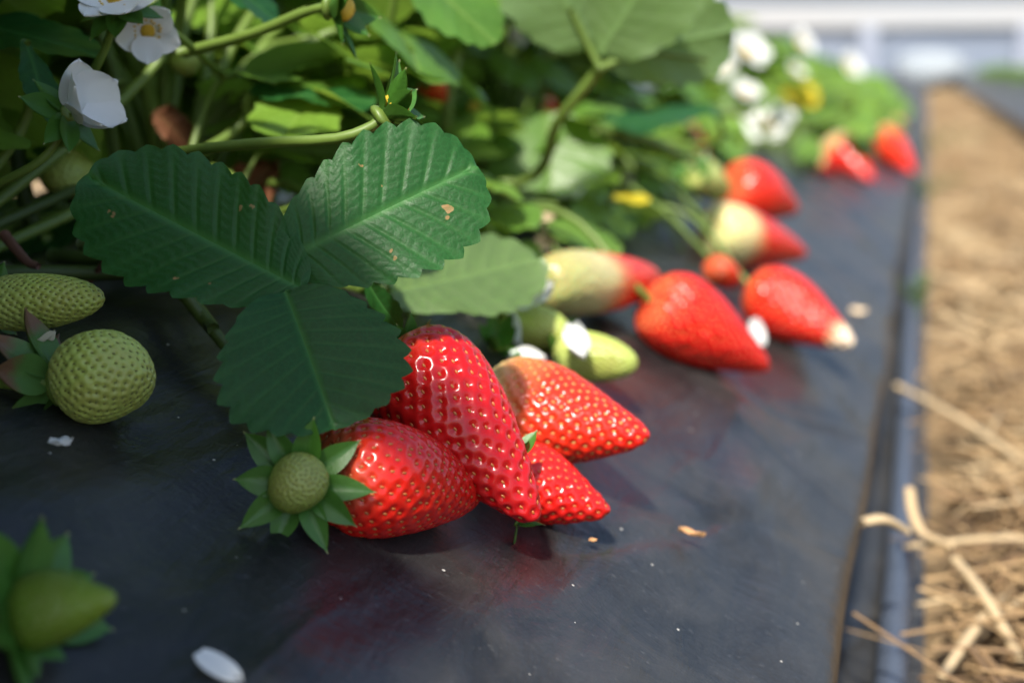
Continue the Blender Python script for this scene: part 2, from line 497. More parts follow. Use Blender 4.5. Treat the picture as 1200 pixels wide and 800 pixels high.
# far end wall of the tunnel
YW = 14.6
def box(x0, x1, y0, y1, z0, z1):
    V = [(x, y, z) for x in (x0, x1) for y in (y0, y1) for z in (z0, z1)]
    return V, [(0, 1, 3, 2), (4, 6, 7, 5), (0, 4, 5, 1), (2, 3, 7, 6), (0, 2, 6, 4), (1, 5, 7, 3)]
root = tag(empty('tunnel_wall', (0, YW, 0)), 'pale polythene end wall of the growing tunnel beyond the rows', 'tunnel wall')
def wpart(name, m, b, smooth=False):
    V, F = b; V = np.array(V) - np.array([0, YW, 0])
    o = obj(name, mesh(name, V, F, m, smooth=False), root); return o
# rippled upper sheet
def sheet(x0, x1, z0, z1, y, amp, fr):
    nx, nz = 160, 12; V = []
    for off in (0, .01):
        for i in range(nx):
            for k in range(nz):
                x = x0 + (x1 - x0) * i / (nx - 1)
                V.append((x, y + off + amp * math.sin(x * fr + .6 * math.sin(k * .7)), z0 + (z1 - z0) * k / (nz - 1)))
    return V, grid_faces(nx, nz) + [tuple(reversed(f)) for f in grid_faces(nx, nz, False, nx * nz)]
wpart('film_panel', M['wall_film'], sheet(-7, 7, .86, 3.2, YW + .05, .02, 3.0))
wpart('rail', M['wall_rail'], box(-7, 7, YW - .06, YW, .66, .90))
wpart('curtain', M['wall_low'], sheet(-7, 7, .0, .66, YW + .02, .006, 5.0))
for x in (-.62, .95, -3.2, 3.4): wpart('post', M['wall_post'], box(x - .09, x + .09, YW - .10, YW - .061, 0, .66))
# white sack at the wall foot
def lump(r, sx, sy, sz, seed, nu=16, nv=24):
    rr = random.Random(seed); ph = [rr.uniform(0, 6) for _ in range(4)]
    V = []
    for i in range(nu):
        a = math.pi * i / (nu - 1)
        for j in range(nv):
            b = 2 * math.pi * j / nv
            k = r * (1 + .08 * math.sin(3 * b + ph[0]) * math.sin(2 * a + ph[1]) + .05 * math.sin(5 * b + ph[2] + 3 * a))
            V.append((k * sx * math.sin(a) * math.cos(b), k * sy * math.sin(a) * math.sin(b), k * sz * math.cos(a)))
    return np.array(V), grid_faces(nu, nv, True)
V, F = lump(1, .38, .25, .20, 3)
o = obj('plastic_sack', mesh('plastic_sack', V, F, M['sack'])); o.location = (.05, 13.9, .20)
tag(o, 'crumpled white sack lying at the foot of the tunnel wall', 'sack')

# ------------------------------------------------------------------ leaves
CP = [(0, 0), (.30, .03), (.62, .16), (.86, .34), (.99, .53), (.99, .70), (.85, .85), (.58, .95), (.26, .998), (0, 1.0)]
def leaflet(L, W, N=9, k=8, m=14, fold=.15, arch=.1, wave=.03, quilt=.010, tooth=.075, seed=0, side=1.0):
    """serrated obovate leaflet, base at the origin, tip along +Y, upper face +Z"""
    r = random.Random(seed)
    ns = N * k + 1
    c = smooth_path([(x, y, 0) for x, y in CP], 400)
    seg = np.concatenate([[0], np.cumsum(np.linalg.norm(np.diff(c * [W / 2, L, 1], axis=0), axis=1))]); seg /= seg[-1]
    s = np.linspace(0, 1, ns)
    bx, by = np.interp(s, seg, c[:, 0]), np.interp(s, seg, c[:, 1])
    my = s ** 1.5 * .985
    fr = (s * N) % 1.0
    tt = np.where(fr < .58, (fr / .58) ** .85, ((1 - fr) / .42) ** .75)
    amp = tooth * np.clip(s * 5 - .6, 0, 1)
    V, A, F = [], [], []
    ph = [r.uniform(0, 6.28) for _ in range(6)]
    vs = np.linspace(0, 1, m)
    for sd in (1, -1):
        off = len(V)
        for i in range(ns):
            for j, v in enumerate(vs):
                ex = 1 + amp[i] * (tt[i] - .6) * 1.3
                px = v * bx[i] * ex; py = my[i] + (by[i] - my[i]) * v * (1 + amp[i] * (tt[i] - .6))
                py += .05 * v * (1 - v) * (1 - s[i])
                x = px * W / 2 * (side if sd > 0 else 2 - side); y = py * L
                vein = math.exp(-((fr[i] - .56) / .075) ** 2) * (1 - .45 * v) if 0 < i < ns - 1 else 0
                fk = (math.exp(-((fr[i] - .56 - .26 * (v - .45)) / .05) ** 2) + math.exp(-((fr[i] - .56 + .30 * (v - .45)) / .05) ** 2)) * min(1, max(0, (v - .45) * 6)) * .45 if v > .45 else 0
                vein = max(vein, fk)
                mid = math.exp(-(v * bx[i] * W / 2 / (.018 * L)) ** 2)
                h = -quilt * L * vein * min(1, v * 5) * (1 - v * .6) - .6 * quilt * L * mid
                h += min(1, s[i] * 2.5) * min(1, (1 - s[i]) * 4) * quilt * .14 * L * math.sin(2 * math.pi * v * 8 + ph[0] + 2.2 * math.sin(s[i] * N * 2.1 + ph[4])) * (1 - vein) * min(1, v * 4)
                h += fold * x if sd > 0 else fold * x
                h -= arch * (py ** 2) * L
                h += wave * L * (v ** 2) * (math.sin(s[i] * 9 + ph[1 if sd > 0 else 2]) + .5 * math.sin(s[i] * 21 + ph[3]))
                h -= fold * 1.1 * x * x / (W / 2) * .6
                V.append((sd * x, y, h)); A.append(min(1, max(mid, vein * .45 * min(1, v * 6), .8 * vein * (1 if v > .96 else 0))))
        for i in range(ns - 1):
            for j in range(m - 1):
                q = (off + i * m + j, off + i * m + j + 1, off + (i + 1) * m + j + 1, off + (i + 1) * m + j)
                F.append(q if sd > 0 else tuple(reversed(q)))
    return np.array(V), F, np.array(A)
def leaf_mesh(name, mat, **kw):
    V, F, A = leaflet(**kw)
    return mesh(name, V, F, mat, {'vein': A})

# generic trifoliate leaf with petiole, built along +X from the crown at the origin
def trifoliate(name, H, R, L, droop, seed, mat, hi=False):
    r = random.Random(seed); mb = MB()
    top = np.array([R, 0, H])
    V, F = tube([(0, 0, 0), (R * .25, r.uniform(-.01, .01), H * .55), (R * .65, r.uniform(-.01, .01), H * .93), top], [.0022, .0017, .0014], 10, 6)
    mb.add(V, F, 1)
    for a, sc_ in ((0, 1.0), (78, .92), (-78, .92)):
        V, F, A = leaflet(L * sc_, L * .86 * sc_, 8, 5 if hi else 4, 9 if hi else 6, r.uniform(.08, .35), r.uniform(.05, .3), r.uniform(.01, .04), .011, .07, seed * 7 + a)
        Mx = Matrix.Translation(Vector(top)) @ Matrix.Rotation(rad(r.uniform(-25, 25)), 4, 'X') @ Matrix.Rotation(droop + r.uniform(-.2, .2), 4, 'Y') @ Matrix.Rotation(rad(-90 + a + r.uniform(-9, 9)), 4, 'Z') @ Matrix.Translation((0, .002, 0))
        V = np.array([Mx @ Vector(v) for v in V]); mb.add(V, F, 0, A)
    return mb.me(name, [mat, M['stem']])
LEAF_VAR = []
for i in range(12):
    H = [.055, .07, .085, .10, .115, .05, .04, .09, .12, .075, .03, .10][i]
    R = [.06, .05, .07, .05, .03, .085, .10, .08, .05, .09, .10, .065][i]
    L = [.040, .046, .050, .052, .048, .042, .038, .046, .050, .044, .036, .042][i]
    LEAF_VAR.append((trifoliate('leaf', H, R, L, [.25, .1, .3, .0, -.1, .5, .6, .3, .05, .4, .7, .2][i], 40 + i, M['leaf_young_lit' if i in (0, 3, 5, 6, 8, 10) else 'leaf_bg'], True), H, R, L))

# image region the foliage keeps to (what the camera sees of the row, used to prune stray leaves)
LOW = [(-400, 300), (0, 285), (330, 285), (470, 310), (560, 345), (640, 310), (700, 300), (790, 312), (835, 262), (880, 200), (950, 195), (1010, 165), (1060, 125), (1088, 108), (1400, 108)]
TOP = [(-400, -900), (740, -200), (800, -30), (845, 12), (950, 62), (1000, 82), (1075, 103), (1400, 103)]
def interp(L_, x):
    return float(np.interp(x, [p[0] for p in L_], [p[1] for p in L_]))
KEEP = []      # (px, py, radius px, depth): things that random leaves must not hide
def leaf_ok(P, L):
    x, y, z = proj(P)
    if z < .02: return P.y < -.05
    rp = FPX * L * 1.0 / z
    if z < .36 and -rp < x < 1200 + rp and y > -rp and y < 800 + rp: return False
    if x < -rp or y < -rp * .9: return True
    if y + rp * .5 > interp(LOW, x): return False
    if y - rp * .5 < interp(TOP, x) and x > 760: return False
    for kx, ky, kr, kz in KEEP:
        if z < kz and math.hypot(x - kx, y - ky) < kr + rp * .45: return False
    return True
KEEP += [(345, 300, 120, .33), (475, 120, 45, .36), (110, 120, 60, .34), (130, 20, 60, .35), (700, 60, 130, .5), (545, 320, 95, .50), (645, 170, 50, .6), (370, 112, 60, .42),
         (905, 148, 22, 1.2), (875, 60, 22, 1.0), (770, 85, 25, .8), (820, 178, 15, 1.0), (285, 205, 30, .45), (500, 15, 60, .45), (160, 40, 75, .5), (690, 283, 30, .56)]
FLPX = [(605, 45, 13, -.25), (770, 88, 30, -.21), (786, 31, 17, -.24), (875, 62, 27, -.235), (847, 78, 17, -.24), (900, 148, 30, -.19), (938, 52, 17, -.26), (995, 78, 16, -.22), (932, 84, 12, -.25), (873, 110, 18, -.23), (826, 6, 20, -.25), (665, 224, 20, -.19), (985, 130, 12, -.2), (1046, 132, 14, -.15), (937, 112, 18, -.155), (745, 232, 14, -.18), (644, 127, 14, -.205), (510, 103, 18, -.20), (818, 172, 18, -.165), (1000, 190, 85, -.08), (1050, 182, 80, -.08), (965, 196, 14, -.1), (895, 225, 36, -.1), (830, 212, 20, -.12), (860, 280, 40, -.1), (700, 335, 60, -.1)]
for fx, fy, fr_, X in FLPX: KEEP.append((fx, fy, fr_ * (.9 if fr_ <= 30 and X < -.15 else .45), (QX(fx, fy, X) - CAM).dot(CF)))
plants = []
yy = -.42
row = 0
PLAB = {0: None}
while yy < 12:
    step = .085 if yy < 2 else (.12 if yy < 5 else .22)
    s = 1.0 if yy < 2 else (1.0 if yy < 5 else 1.1)
    row = 1 - row
    cx = ((-.285 if yy < .5 else -.255 if yy < 2 else -.215) if row else -.38) + rng.uniform(-.02, .02)
    root = empty('strawberry_plant', (cx, yy, zbed(cx) - .002))
    plants.append((root, yy))
    nl = 60 if yy < .26 else 26 if yy < 1.6 else (28 if yy < 4 else 24)  # near plants thickened, some enlarged below, to cast shade on the foreground
    cnt = 0; fr_n = 0
    for k in range(nl * 4):
        if cnt >= nl: break
        me, H, R, L = LEAF_VAR[rng.randrange(12)]
        az = rng.uniform(-math.pi, math.pi)
        if rng.random() < .55: az = rng.uniform(-1.5, 1.5)
        sz = s * rng.uniform(.8, 1.2) * (1.12 if not row else 1) * (1.35 if yy < .22 and rng.random() < .5 else 1)
        P = root.location + Vector((math.cos(az) * (R + L * .4) * sz, math.sin(az) * (R + L * .4) * sz, H * sz))
        if P.z < zbed(P.x) + .008 or not leaf_ok(P, L * sz): continue
        o = obj('leaf', me, root)
        o.rotation_euler = (rng.uniform(-.15, .15), rng.uniform(-.15, .15), az); o.scale = (sz, sz, sz)
        cnt += 1
    if row and .42 < yy < 11:                 # low young leaves along the lip of the bed
        for k in range(260):
            me, H, R, L = LEAF_VAR[rng.choice((5, 6, 10, 0, 4))]
            az = rng.uniform(-1.2, 1.2); sz = rng.uniform(.5, .85) * (1 if yy < 1.5 else 1.3)
            off = Vector((rng.uniform(.03, .085 if yy < 2 else .12), rng.uniform(-.06, .06), 0))
            P = root.location + off + Vector((math.cos(az) * (R + L * .4) * sz, math.sin(az) * (R + L * .4) * sz, H * sz * .8))
            zb = zbed(P.x)
            if not leaf_ok(P, L * sz): continue
            off.z = zbed(root.location.x + off.x) - zbed(root.location.x)
            o = obj('leaf', me, root); o.location = off
            o.rotation_euler = (rng.uniform(-.3, .3), rng.uniform(-.1, .35), az); o.scale = (sz, sz, sz * .8)
            fr_n = fr_n + 1
            if fr_n >= (24 if yy < .75 else 44 if yy < 5 else 24): break
    if row and .42 < yy < 4:                 # fruit stems lying out over the lip
        for k in range(7):
            a0 = Vector((rng.uniform(-.01, .03), rng.uniform(-.03, .03), .01))
            y1 = rng.uniform(-.09, .09); x1 = rng.uniform(.07, .135)
            a2 = Vector((x1, y1, 0)); a2.z = zbed(root.location.x + x1) - root.location.z + .004
            a1 = (a0 + a2) / 2 + Vector((0, rng.uniform(-.02, .02), rng.uniform(.018, .05)))
            V, F = tube([a0, a1, a2], [.0018, .0012], 12, 6)
            obj('stem', mesh('stem', V, F, M['stem']), root)
    if cnt == 0: bpy.data.objects.remove(root); plants.pop()
    yy += step * rng.uniform(.85, 1.15)
NEARTXT = {}
for root, y in plants:
    tag(root, 'leafy green strawberry plant in the row, blurred with distance' if y > .55 else 'leafy strawberry plant in the dim near end of the row', 'strawberry plant', 'strawberry plants along the bed' if y > .55 else 'strawberry plants at the near end')
# plants on the neighbouring bed
for i in range(16):
    y = 3.2 + i * .6
    root = tag(empty('strawberry_plant', (.50 + rng.uniform(-.04, .04), y, ZTOP - .01)), 'dark low strawberry plant on the neighbouring bed', 'strawberry plant', 'plants on the neighbouring bed')
    for k in range(16):
        me, H, R, L = LEAF_VAR[rng.randrange(12)]
        o = obj('leaf', me, root); o.rotation_euler = (0, 0, rng.uniform(-3.1, 3.1)); q = rng.uniform(.6, .9); o.scale = (q * 1.3, q * 1.3, q * .8)

# ------------------------------------------------------------------ hero plant: the leaves in view near the lens
hero = tag(empty('strawberry_plant', (-.27, .27, zbed(-.27))), 'nearest strawberry plant with the large sharp three-part leaf over the berries', 'strawberry plant')
bpy.context.view_layer.update()
HI = hero.location.copy()
def hp(P): return Vector(P) - HI
def leaflet_at(parent, base, tip, nrm, W, mat, seed, Lk=1.0, **kw):
    b, t_ = Vector(base), Vector(tip)
    L = (t_ - b).length * Lk
    d = dict(N=12, k=10, m=26, fold=.12, arch=.06, wave=.025, quilt=.0125, tooth=.085)
    d.update(kw)
    me = leaf_mesh('leaflet', mat, L=L, W=W * L, seed=seed, **d)
    return obj('leaflet', me, parent, frame(hp(b), t_ - b, nrm))
def petiole_at(parent, pts, r, mat='stem', name='petiole', n=18):
    V, F = tube([hp(p) for p in pts], r, n, 8)
    return obj(name, mesh(name, V, F, M[mat]), parent)
TOCAM = -CF
UPN = (TOCAM * .75 + Vector((0, 0, .65))).normalized()
lf = empty('leaf', (0, 0, 0), hero); lf['label'] = 'large dark three-part leaf, sharp, with small brown spots'
J = Q(332, 312, .305)
leaflet_at(lf, Q(330, 306, .305), Q(562, 186, .314), (TOCAM * .85 + CU * .28 + CR * .34), .70, M['leaf_spot'], 3, fold=.10, arch=.10, wave=.018)
leaflet_at(lf, Q(356, 338, .300), Q(108, 212, .316), (TOCAM * .9 + CU * .42), .60, M['leaf_spot'], 5, fold=.10, arch=-.03, wave=.02)
leaflet_at(lf, Q(334, 340, .297), Q(394, 494, .283), (TOCAM * .8 + CU * .6 + CR * .15), 1.24, M['leaf'], 8, fold=.16, arch=.12, wave=.02)
petiole_at(lf, [Q(336, 315, .306), Q(300, 318, .33), Q(200, 320, .38), HI + Vector((0, 0, .01))], [.0016, .002, .0024], 'stem_dark')
def extra_leaf(label, blades, petiole, mat, pr=(.0015, .002), pm='stem', **kw):
    e = empty('leaf', (0, 0, 0), hero)
    if label: e['label'] = label
    for i, (b, t_, n, W) in enumerate(blades):
        leaflet_at(e, b, t_, n, W, M[mat], rng.randrange(999), **{**dict(N=9, k=6, m=12), **kw})
    if petiole: petiole_at(e, petiole, pr, pm)
    return e
for (b, t_, Wk) in (((-40, 235, .47), (70, 285, .45), .8), ((20, 175, .50), (115, 215, .49), .7), ((-60, 300, .44), (30, 318, .43), .6), ((60, 225, .52), (150, 262, .50), .7), ((150, 230, .50), (240, 262, .48), .6), ((-30, 130, .5), (60, 190, .5), .8)):  # dark leaves added to cover sunlit bed film that should look shaded
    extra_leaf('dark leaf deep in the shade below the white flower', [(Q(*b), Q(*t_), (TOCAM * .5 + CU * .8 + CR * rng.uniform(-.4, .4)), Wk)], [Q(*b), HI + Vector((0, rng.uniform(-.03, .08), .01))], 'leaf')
CR_ = CR; Z = Vector((0, 0, 1))
# dark leaf behind the bud
extra_leaf('dark leaf seen edge-on behind the bud', [(Q(292, 108, .43), Q(440, 112, .43), (TOCAM * .5 + CU * .9), .44)], [Q(292, 108, .43), Q(250, 170, .43), HI], 'leaf')
# dark bluish leaf at top left
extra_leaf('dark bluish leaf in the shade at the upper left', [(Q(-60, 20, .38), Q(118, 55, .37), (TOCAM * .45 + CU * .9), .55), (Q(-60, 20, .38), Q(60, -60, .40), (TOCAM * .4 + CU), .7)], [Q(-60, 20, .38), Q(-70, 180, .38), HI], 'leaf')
# folded small leaf left of flower 3
extra_leaf(None, [(Q(30, 48, .36), Q(62, 140, .35), (TOCAM * .6 + CR * .8), .4)], [Q(30, 48, .36), Q(20, 160, .37), HI], 'leaf')
# leaf at top edge
extra_leaf('dark leaf hanging in from the top edge', [(Q(215, -60, .40), Q(330, 20, .42), (TOCAM * .4 + CU * .6 + CR * .5), .8)], [Q(215, -60, .4), Q(180, 80, .42), HI], 'leaf')
extra_leaf('pale leaf blurred at the top edge', [(Q(470, -45, .47), Q(585, 45, .47), (TOCAM * .5 + CU * .8), .95), (Q(470, -45, .47), Q(440, 40, .50), (TOCAM * .5 + CU * .8), .8)], [Q(470, -45, .47), Q(440, 110, .50), Q(400, 200, .52), Vector((-.28, .42, .2))], 'leaf_bg')
# underside leaf behind the hero leaf
extra_leaf('olive underside of a leaf behind the sharp one', [(Q(455, 345, .41), Q(628, 312, .45), -(TOCAM * .75 + CU * .35), .50)], [Q(455, 345, .41), Q(400, 330, .43), Vector((-.27, .40, .2))], 'leaf_bg', quilt=.02)
# small folded leaf at (455,355)
extra_leaf(None, [(Q(430, 330, .36), Q(468, 392, .35), (TOCAM * .5 - CR * .8), .55)], [Q(430, 330, .36), Q(425, 300, .38), Vector((-.27, .36, .2))], 'leaf')
# big underside at the top with a forked petiole
e = extra_leaf('large leaf seen from below with forked pale petiole', [(Q(692, 58, .52), Q(612, -95, .50), -(TOCAM * .8 + CU * .1), .85), (Q(710, 66, .52), Q(856, 36, .54), -(TOCAM * .8 - CU * .25), .62), (Q(702, 66, .52), Q(790, -70, .50), -(TOCAM * .8), .9)],
               [Q(703, 80, .52), Q(655, 140, .54), Q(600, 215, .58), Vector((-.27, .5, .2))], 'leaf_bg', (.0022, .0026), 'stem')
petiole_at(e, [Q(703, 80, .52), Q(690, 55, .518), Q(668, 10, .512)], [.0018, .0012])
petiole_at(e, [Q(703, 80, .52), Q(755, 62, .525), Q(830, 70, .53)], [.0018, .0010])
# lit rounded leaves further back
extra_leaf('rounded leaf catching the light above the two-tone berry', [(Q(640, 132, .62), Q(645, 222, .60), (TOCAM * .8 + CU * .6), 1.35)], [Q(640, 132, .62), Q(600, 180, .66), Vector((-.27, .6, .2))], 'leaf_bg')
extra_leaf(None, [(Q(640, 262, .56), Q(730, 292, .56), (TOCAM * .6 + CU * .8), .62)], [Q(640, 262, .56), Q(600, 260, .6), Vector((-.27, .55, .2))], 'leaf_bg')
extra_leaf('dark leaf between the pale flowers', [(Q(842, 130, .70), Q(715, 140, .66), (TOCAM * .4 + CU * .9), .5)], [Q(842, 130, .7), Q(820, 170, .75), Vector((-.27, .8, .2))], 'leaf')
extra_leaf(None, [(Q(560, 245, .52), Q(625, 262, .50), (TOCAM * .6 + CU * .7), .8)], [Q(560, 245, .52), Q(520, 240, .55), Vector((-.27, .5, .2))], 'leaf_bg')
extra_leaf(None, [(Q(660, 190, .62), Q(735, 235, .62), (TOCAM * .6 + CU * .7), .6)], None, 'leaf_bg') if False else None
extra_leaf('yellow-green leaf scrap behind the sharp leaf', [(Q(715, 232, .62), Q(762, 232, .62), (TOCAM * .6 + CU * .8), .45)], [Q(715, 232, .62), Q(690, 240, .66), Vector((-.27, .62, .2))], 'leaf_yellow')
# dark stems lying over the bed
for pts, r, m in (([Q(95, 285, .37), Q(175, 300, .36), Q(235, 370, .35), Q(300, 450, .335)], (.0022, .002, .0014), 'stem_dark'),
                  ([Q(60, 300, .40), Q(150, 310, .38), Q(215, 345, .36), Q(250, 385, .345)], (.0025, .0018), 'stem_dark'),
                  ([Q(-20, 270, .38), Q(60, 235, .40), Q(110, 210, .42)], (.002, .0018), 'stem_dark'),
                  ([Q(105, 330, .375), Q(126, 300, .372), Q(128, 275, .38)], (.0009, .0012), 'sheath'),
                  ([Q(5, 275, .36), Q(30, 305, .352), Q(45, 312, .35)], (.0016, .001), 'sheath'),
                  ([Q(30, 100, .42), Q(20, 180, .42), Q(40, 270, .42)], (.003, .003), 'stem_dark'),
                  ([Q(140, 95, .41), Q(130, 150, .42), Q(150, 250, .44)], (.002, .002), 'stem_dark'),
                  ([Q(215, 62, .40), Q(290, 42, .39), Q(362, 12, .38)], (.0019, .0016), 'stem'),
                  ([Q(262, 100, .50), Q(262, 170, .50), Q(250, 240, .5)], (.0018, .0018), 'stem'),
                  ([Q(535, 60, .56), Q(525, 120, .56), Q(520, 180, .57)], (.0028, .0026), 'stem'),
                  ([Q(440, 30, .56), Q(436, 90, .56), Q(445, 170, .58)], (.0022, .0022), 'stem'),
                  ([Q(565, 205, .53), Q(600, 232, .54), Q(650, 240, .56)], (.0018, .0014), 'stem'),
                  ([Q(700, 152, .66), Q(760, 165, .68), Q(815, 190, .72)], (.0028, .0022), 'stem'),
                  ([Q(820, 128, .80), Q(850, 132, .82), Q(880, 130, .84)], (.0028, .0022), 'stem'),
                  ([Q(745, 190, .70), Q(790, 222, .70), Q(830, 262, .70)], (.0014, .0012), 'stem'),
                  ([Q(735, 215, .66), Q(780, 250, .66), Q(830, 300, .66)], (.0014, .0012), 'stem'),
                  ([Q(440, 318, .37), Q(446, 335, .368), Q(436, 352, .365)], (.0020, .0018), 'stem'),
                  ([Q(420, 280, .44), Q(432, 320, .43), Q(445, 350, .42)], (.0016, .0016), 'stem')):
    petiole_at(hero, pts, r, m, 'stem')

# unseen leaves added sunward of the foreground leaf and fruit, to shade them
tall = empty('strawberry_plant', (-.27, .06, zbed(-.27)))
tag(tall, 'tall leafy strawberry plant at the near end standing left of the lens', 'strawberry plant', 'strawberry plants at the near end')
for i, (px, py, D, t, L) in enumerate(((215, 262, .31, .24, .055), (310, 430, .29, .22, .052), (125, 430, .30, .22, .055), (230, 600, .29, .20, .055),
                                     (200, 680, .26, .19, .055), (70, 700, .225, .16, .050), (230, 745, .27, .20, .05), (60, 560, .27, .2, .055), (20, 300, .33, .26, .06), (120, 130, .34, .26, .06))):
    P = Q(px, py, D) + SUN * t - tall.location
    mb = MB()
    V, F = tube([(rng.uniform(-.02, .02), rng.uniform(-.03, .03), 0), P * .5 + Vector((-.02, 0, .03)), P], [.0024, .0018, .0014], 12, 6); mb.add(V, F, 1)
    for a in (0, 118, 236):
        V, F, A = leaflet(L, L * .9, 9, 5, 8, .12, .1, .03, .011, .08, 300 + i * 3 + a)
        Mx = Matrix.Translation(P) @ Matrix.Rotation(rng.uniform(-.2, .2), 4, 'X') @ Matrix.Rotation(rng.uniform(-.2, .2), 4, 'Y') @ Matrix.Rotation(rad(a + 20 + i * 40), 4, 'Z') @ Matrix.Translation((0, -.002, 0))
        mb.add(np.array([Mx @ Vector(v) for v in V]), F, 0, A)
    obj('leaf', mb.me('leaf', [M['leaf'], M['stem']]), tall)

# dried brown leaf below the canopy
for i, (a, b, n, lab) in enumerate(((Q(322, 190, .46), Q(268, 245, .45), TOCAM + CU * .3, 'withered brown leaf hanging behind the sharp leaf'),
                           (Q(180, 130, .45), Q(225, 165, .45), TOCAM + CR * .5, 'small dark brown withered leaf behind the shaded white flower'))):
    o = obj('dry_leaf', leaf_mesh('dry_leaf', M['leaf_dry'], L=(b - a).length, W=(b - a).length * .7, N=7, k=5, m=8, fold=.7, arch=.5, wave=.12, quilt=.03, seed=60 + i))
    o.matrix_world = frame(a, b - a, n); tag(o, lab, 'withered leaf')

# ------------------------------------------------------------------ sepals, petals, fruit
def sepal_mesh(L, W, curl=.3, fold=.25, nu=12, nv=7, seed=0, tip=0.0, mat='sepal', name='sepal'):
    """base at origin, tip +Y, faces +Z; curl > 0 bends the tip up (+Z)"""
    r = random.Random(seed); V, A, Al = [], [], []
    x0 = 0
    y, z, ang = 0., 0., 0.
    tw = r.uniform(-.3, .3)
    for i in range(nu):
        s = i / (nu - 1)
        w = W / 2 * (math.sin(math.pi * min(1, (s * .93 + .13)) ** .85) ** .8 if s < .999 else 0.02)
        for j in range(nv):
            q = (j / (nv - 1)) * 2 - 1
            V.append((w * q * math.cos(tw * s), y, z + fold * w * abs(q) + w * q * math.sin(tw * s)))
            A.append(math.exp(-(q / .12) ** 2)); Al.append(s)
        ang += (curl + tip * s * 2) / nu
        y += L / nu * math.cos(ang); z += L / nu * math.sin(ang)
    n = len(V)
    V2 = np.array(V); V2 = np.concatenate([V2, V2 - np.array([0, 0, W * .05])])
    F = grid_faces(nu, nv); F = [tuple(reversed(f)) for f in F] + grid_faces(nu, nv, False, n)
    return mesh(name, V2, F, M[mat], {'vein': A + A, 'along': Al + Al})
def petal_mesh(L, W, cup=.5, seed=0, mat='petal', name='petal', crumple=.0):
    r = random.Random(seed); V = []; nu, nv = 24, 25
    p = [r.uniform(0, 6) for _ in range(3)]
    for i in range(nu):
        s = math.sin(math.pi / 2 * i / (nu - 1))
        w = W / 2 * max(.03, math.sin(math.pi * min(1, (.10 + .90 * s) ** 1.05)) ** .55)
        for j in range(nv):
            q = (j / (nv - 1)) * 2 - 1
            x = w * q; y = L * s * (1 - .06 * q * q) + .012 * L * math.sin(9 * q + p[1]) * s * s
            z = cup * (s * s * L * .5 + .55 * x * x / (W / 2)) + .02 * L * math.sin(5 * q + p[0]) * s + crumple * L * (math.sin(7 * s + p[1] + 4 * q) * .12 + math.sin(9 * q + p[2]) * .1 * s)
            V.append((x, y, z))
    n = len(V); V = np.array(V); V = np.concatenate([V, V - np.array([0, 0, .00012])])
    F = [tuple(reversed(f)) for f in grid_faces(nu, nv)] + grid_faces(nu, nv, False, n)
    return mesh(name, V, F, M[mat])
PROF = {
    'conic': [(0, 0), (.0, .45), (.04, .78), (.14, .97), (.27, 1.0), (.45, .90), (.65, .66), (.82, .42), (.93, .25), (.985, .11), (1, 0)],
    'long': [(0, 0), (.0, .42), (.04, .72), (.14, .94), (.26, 1.0), (.45, .92), (.65, .74), (.82, .52), (.93, .32), (.985, .14), (1, 0)],
    'blunt': [(0, 0), (.0, .5), (.05, .8), (.16, .96), (.30, 1.0), (.5, .95), (.7, .80), (.86, .58), (.95, .36), (.99, .16), (1, 0)],
    'round': [(0, 0), (.02, .4), (.08, .66), (.22, .90), (.42, 1.0), (.62, .95), (.80, .75), (.92, .48), (.98, .22), (1, 0)],
}
